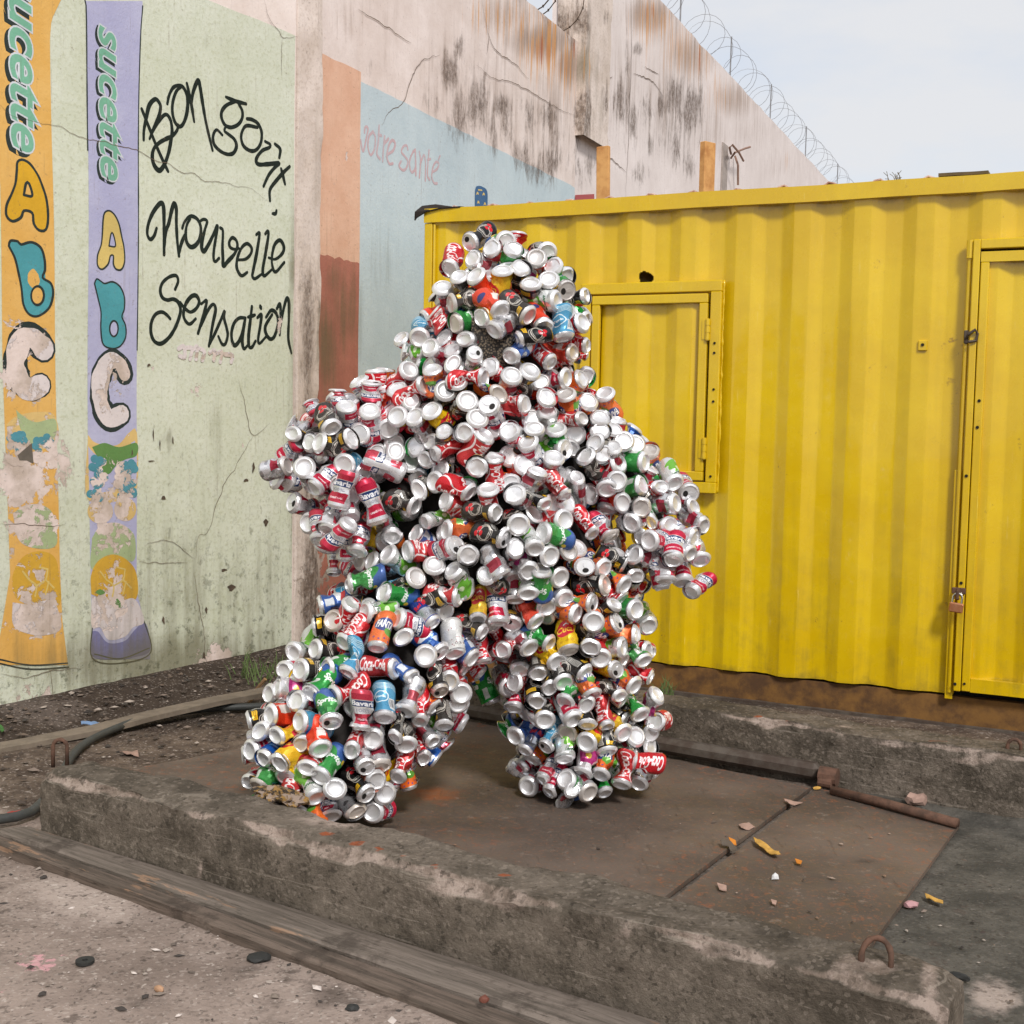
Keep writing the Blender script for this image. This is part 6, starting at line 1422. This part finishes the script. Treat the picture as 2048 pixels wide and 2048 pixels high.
def can_matrix(B, d, ln, roll):
    z = Vector(d); x = z.orthogonal().normalized(); y = z.cross(x); R = Matrix((x, y, z)).transposed() @ Matrix.Rotation(roll, 3, 'Z')
    M = R.to_4x4() @ Matrix.Diagonal((1, 1, ln / CAN_L, 1)); M.translation = Vector(B - d * ln); return M
def label_roll(B, d, ln):
    """turn the can so that the front of its print looks out of the costume"""
    M = can_matrix(B, d, ln, 0.0); out = Vector(CP - (B - d * ln * .5)); l = M.to_3x3().inverted() @ out; return math.atan2(l.y, l.x)
mats_ = []
for i, (B, d, key, ln) in enumerate(cans):
    # the print is centred near u = .22, i.e. at angle -.22 turn
    roll = label_roll(B, d, ln) + .22 * 2 * math.pi + rng.normal(0, .35)
    if rng.random() < .25: roll += rng.uniform(-1, 1) * 2
    M = can_matrix(B, d, ln, roll); lv = int(rng.choice(NVAR, p=[.20, .26, .26, .18, .10])) if i >= NHAND else int(rng.choice(NVAR, p=[.06, .20, .30, .26, .18]))
    if ln > .135: lv = int(rng.choice([0, 1, 2]))
    if rng.random() < .4: M = M @ Matrix.Diagonal((rng.uniform(.68, .95), 1.0, 1, 1))
    mats_.append((M, key, lv))
# which cans show largest from the camera: a small depth buffer of sample points
samp = []
for th in np.linspace(0, 2 * math.pi, 14, endpoint=False):
    samp += [(.031 * math.cos(th), .031 * math.sin(th), .111), (.017 * math.cos(th), .017 * math.sin(th), .107)] + [(CAN_R * math.cos(th), CAN_R * math.sin(th), z) for z in (.02, .045, .07, .095)]
samp.append((0, 0, .107)); samp = np.array(samp); S4 = np.c_[samp, np.ones(len(samp))]
pts = np.concatenate([S4 @ np.array(M).T for M, _, _ in mats_])[:, :3]; ids = np.repeat(np.arange(len(mats_)), len(samp))
u, v, dep = project(pts); cu, cv = (u / 6).astype(int), (v / 6).astype(int); cell = cu * 1000 + cv; order = np.lexsort((dep, cell)); first = np.unique(cell[order], return_index=True)[1]
score = np.bincount(ids[order][first], minlength=len(mats_)); rank = np.argsort(-score); PARTS = set(rank[:300].tolist())

PX = (J['lfoot'][0] + J['rfoot'][0]) / 2
person = link("person", None); person.location = (PX[0], PX[1], .016); PINV = Matrix.Translation((-PX[0], -PX[1], -.016))
tag(person, "person striding in a full-body costume covered with crushed drinks cans", "person")
for i in sorted(PARTS):
    M, key, lv = mats_[i]
    c = link("can", sleeve_data(key, lv), None, person); c.matrix_local = PINV @ M; c['label'] = CAN_NAMES[key]
    q = (i * 7919) % 100
    if key != 'R' and q < 7: link("can_lid", _lid, None, c)
    elif key != 'R' and q < 40: link("can_base", _ends[i % 4], None, c)
    else: link("can_base", _bases[1 if key == 'R' else 0], None, c)
# the remaining cans as one part
keys = list(CM); V_, F_, U_, MI_ = [], [], [], []; nb = 0; Vb = []
loop_f, loop_uv = [], []
for i, (M, key, lv) in enumerate(mats_):
    if i in PARTS or score[i] < 0: continue
    sl = 1 if key == 'R' else 0; vs, fs, uv, mi = SLEEVES[(lv, sl)]; A = np.array(PINV @ M)
    Vb.append((np.c_[np.array(vs), np.ones(len(vs))] @ A.T)[:, :3]); F_ += [tuple(nb + j for j in f) for f in fs]; loop_uv += uv; MI_ += [keys.index(key) if m_ == 0 else len(keys) for m_ in mi]; nb += len(vs)
    vs, fs = DENTS[i % 4] if (sl == 0 and i % 3 == 0) else BASES[sl]; Vb.append((np.c_[np.array(vs), np.ones(len(vs))] @ A.T)[:, :3]); F_ += [tuple(nb + j for j in f) for f in fs]; loop_uv += [(0, 0)] * sum(len(f) for f in fs); MI_ += [len(keys)] * len(fs); nb += len(vs)
me = mesh(np.concatenate(Vb), F_, True, MI_, None, "cans"); l = me.uv_layers.new(name="UVMap"); l.data.foreach_set('uv', np.array(loop_uv, np.float32).ravel())
me.set_sharp_from_angle(angle=math.radians(24))
o = link("cans", me, [CM[k] for k in keys] + [M_ALU], person); tag(o, kind="stuff"); o['label'] = "remaining crushed cans of the costume"
print("cans", len(cans), "hand", NHAND, "parts", len(PARTS), "visible", int((score > 0).sum()))

# ---- the body under the cans: one continuous suit
bm = bmesh.new()
for a, b, ra, rb in zip(SA, SB, RA, RB):
    n = max(3, int(np.linalg.norm(b - a) / .05))
    for k in range(n + 1):
        t = k / n; c = a + (b - a) * t; r = max(.055, (ra + (rb - ra) * t) - .098)
        bmesh.ops.create_icosphere(bm, subdivisions=2, radius=r, matrix=Matrix.Translation(Vector(c)))
for v in bm.verts: v.co = PINV @ v.co; v.co.z = max(v.co.z, .004)
me = bpy.data.meshes.new("body"); bm.to_mesh(me); bm.free()
tmp = bpy.data.objects.new("body", me); COL.objects.link(tmp); md = tmp.modifiers.new("r", 'REMESH'); md.mode = 'VOXEL'; md.voxel_size = .022; md.use_smooth_shade = True
ms = tmp.modifiers.new("s", 'SMOOTH'); ms.iterations = 8
dg = bpy.context.evaluated_depsgraph_get(); me2 = bpy.data.meshes.new_from_object(tmp.evaluated_get(dg)); bpy.data.objects.remove(tmp); me2.name = "body"; me2.materials.clear()
link("body", me2, plain("dark_suit_cloth", srgb(40, 36, 34), .9, 0, .4, 60, .4), person)['label'] = "dark cloth suit under the cans"
# dark open-weave veil over the face
vc = FACE; nrm = unit(CP - vc); ax = unit(np.cross(nrm, [0, 0, 1])); upv = np.cross(ax, nrm); vs = []; nn = 14
for i in range(nn + 1):
    for k in range(nn + 1):
        a, b = (i / nn - .5) * .12, (k / nn - .5) * .16; p = vc + ax * a + upv * b - nrm * (.040 + 1.3 * a * a + .5 * b * b); vs.append(PINV @ Vector(p))
fs = [(i * (nn + 1) + k, (i + 1) * (nn + 1) + k, (i + 1) * (nn + 1) + k + 1, i * (nn + 1) + k + 1) for i in range(nn) for k in range(nn)]
t = NT("speckled_veil"); p = t.obj(); sp = t.voronoi(p, 150); c = t.mix(t.ramp(sp, .30, .55), srgb(104, 92, 76), srgb(30, 26, 22))
link("face_veil", mesh(vs, fs, True), t.bsdf(c, .8, 0, t.bump(sp, .6, .003)), person)['label'] = "speckled dark net veil in the face opening"
# worn-through shoe tip under the left leg
q = at_z(548, 1588, .20); bm = bmesh.new(); bmesh.ops.create_icosphere(bm, subdivisions=3, radius=1)
for w in bm.verts:
    k = 1 + .30 * mnoise.noise(w.co * 2.6) + .50 * mnoise.noise(w.co * 8); w.co = Vector((w.co.x * k * .064, w.co.y * k * .050, max(-.15, w.co.z * k + .45) * .026 - .012 * w.co.x))
me = bpy.data.meshes.new("torn_shoe"); bm.to_mesh(me); bm.free(); t = NT("torn_leather"); p = t.obj(); n1 = t.noise(p, 45, 6, .75); c = t.mix(t.ramp(n1, .46, .56), srgb(44, 36, 30), srgb(150, 116, 62)); c = t.mix(t.ramp(t.noise(p, 30, 4, .7), .50, .58), c, srgb(150, 132, 118))
o = link("torn_shoe", me, t.bsdf(c, .85, 0, t.bump(n1, .9, .006)), person, None, .3); o.location = PINV @ Vector((q[0], q[1] + .10, .150)); o['label'] = "torn ochre shoe tip poking over the kerb"
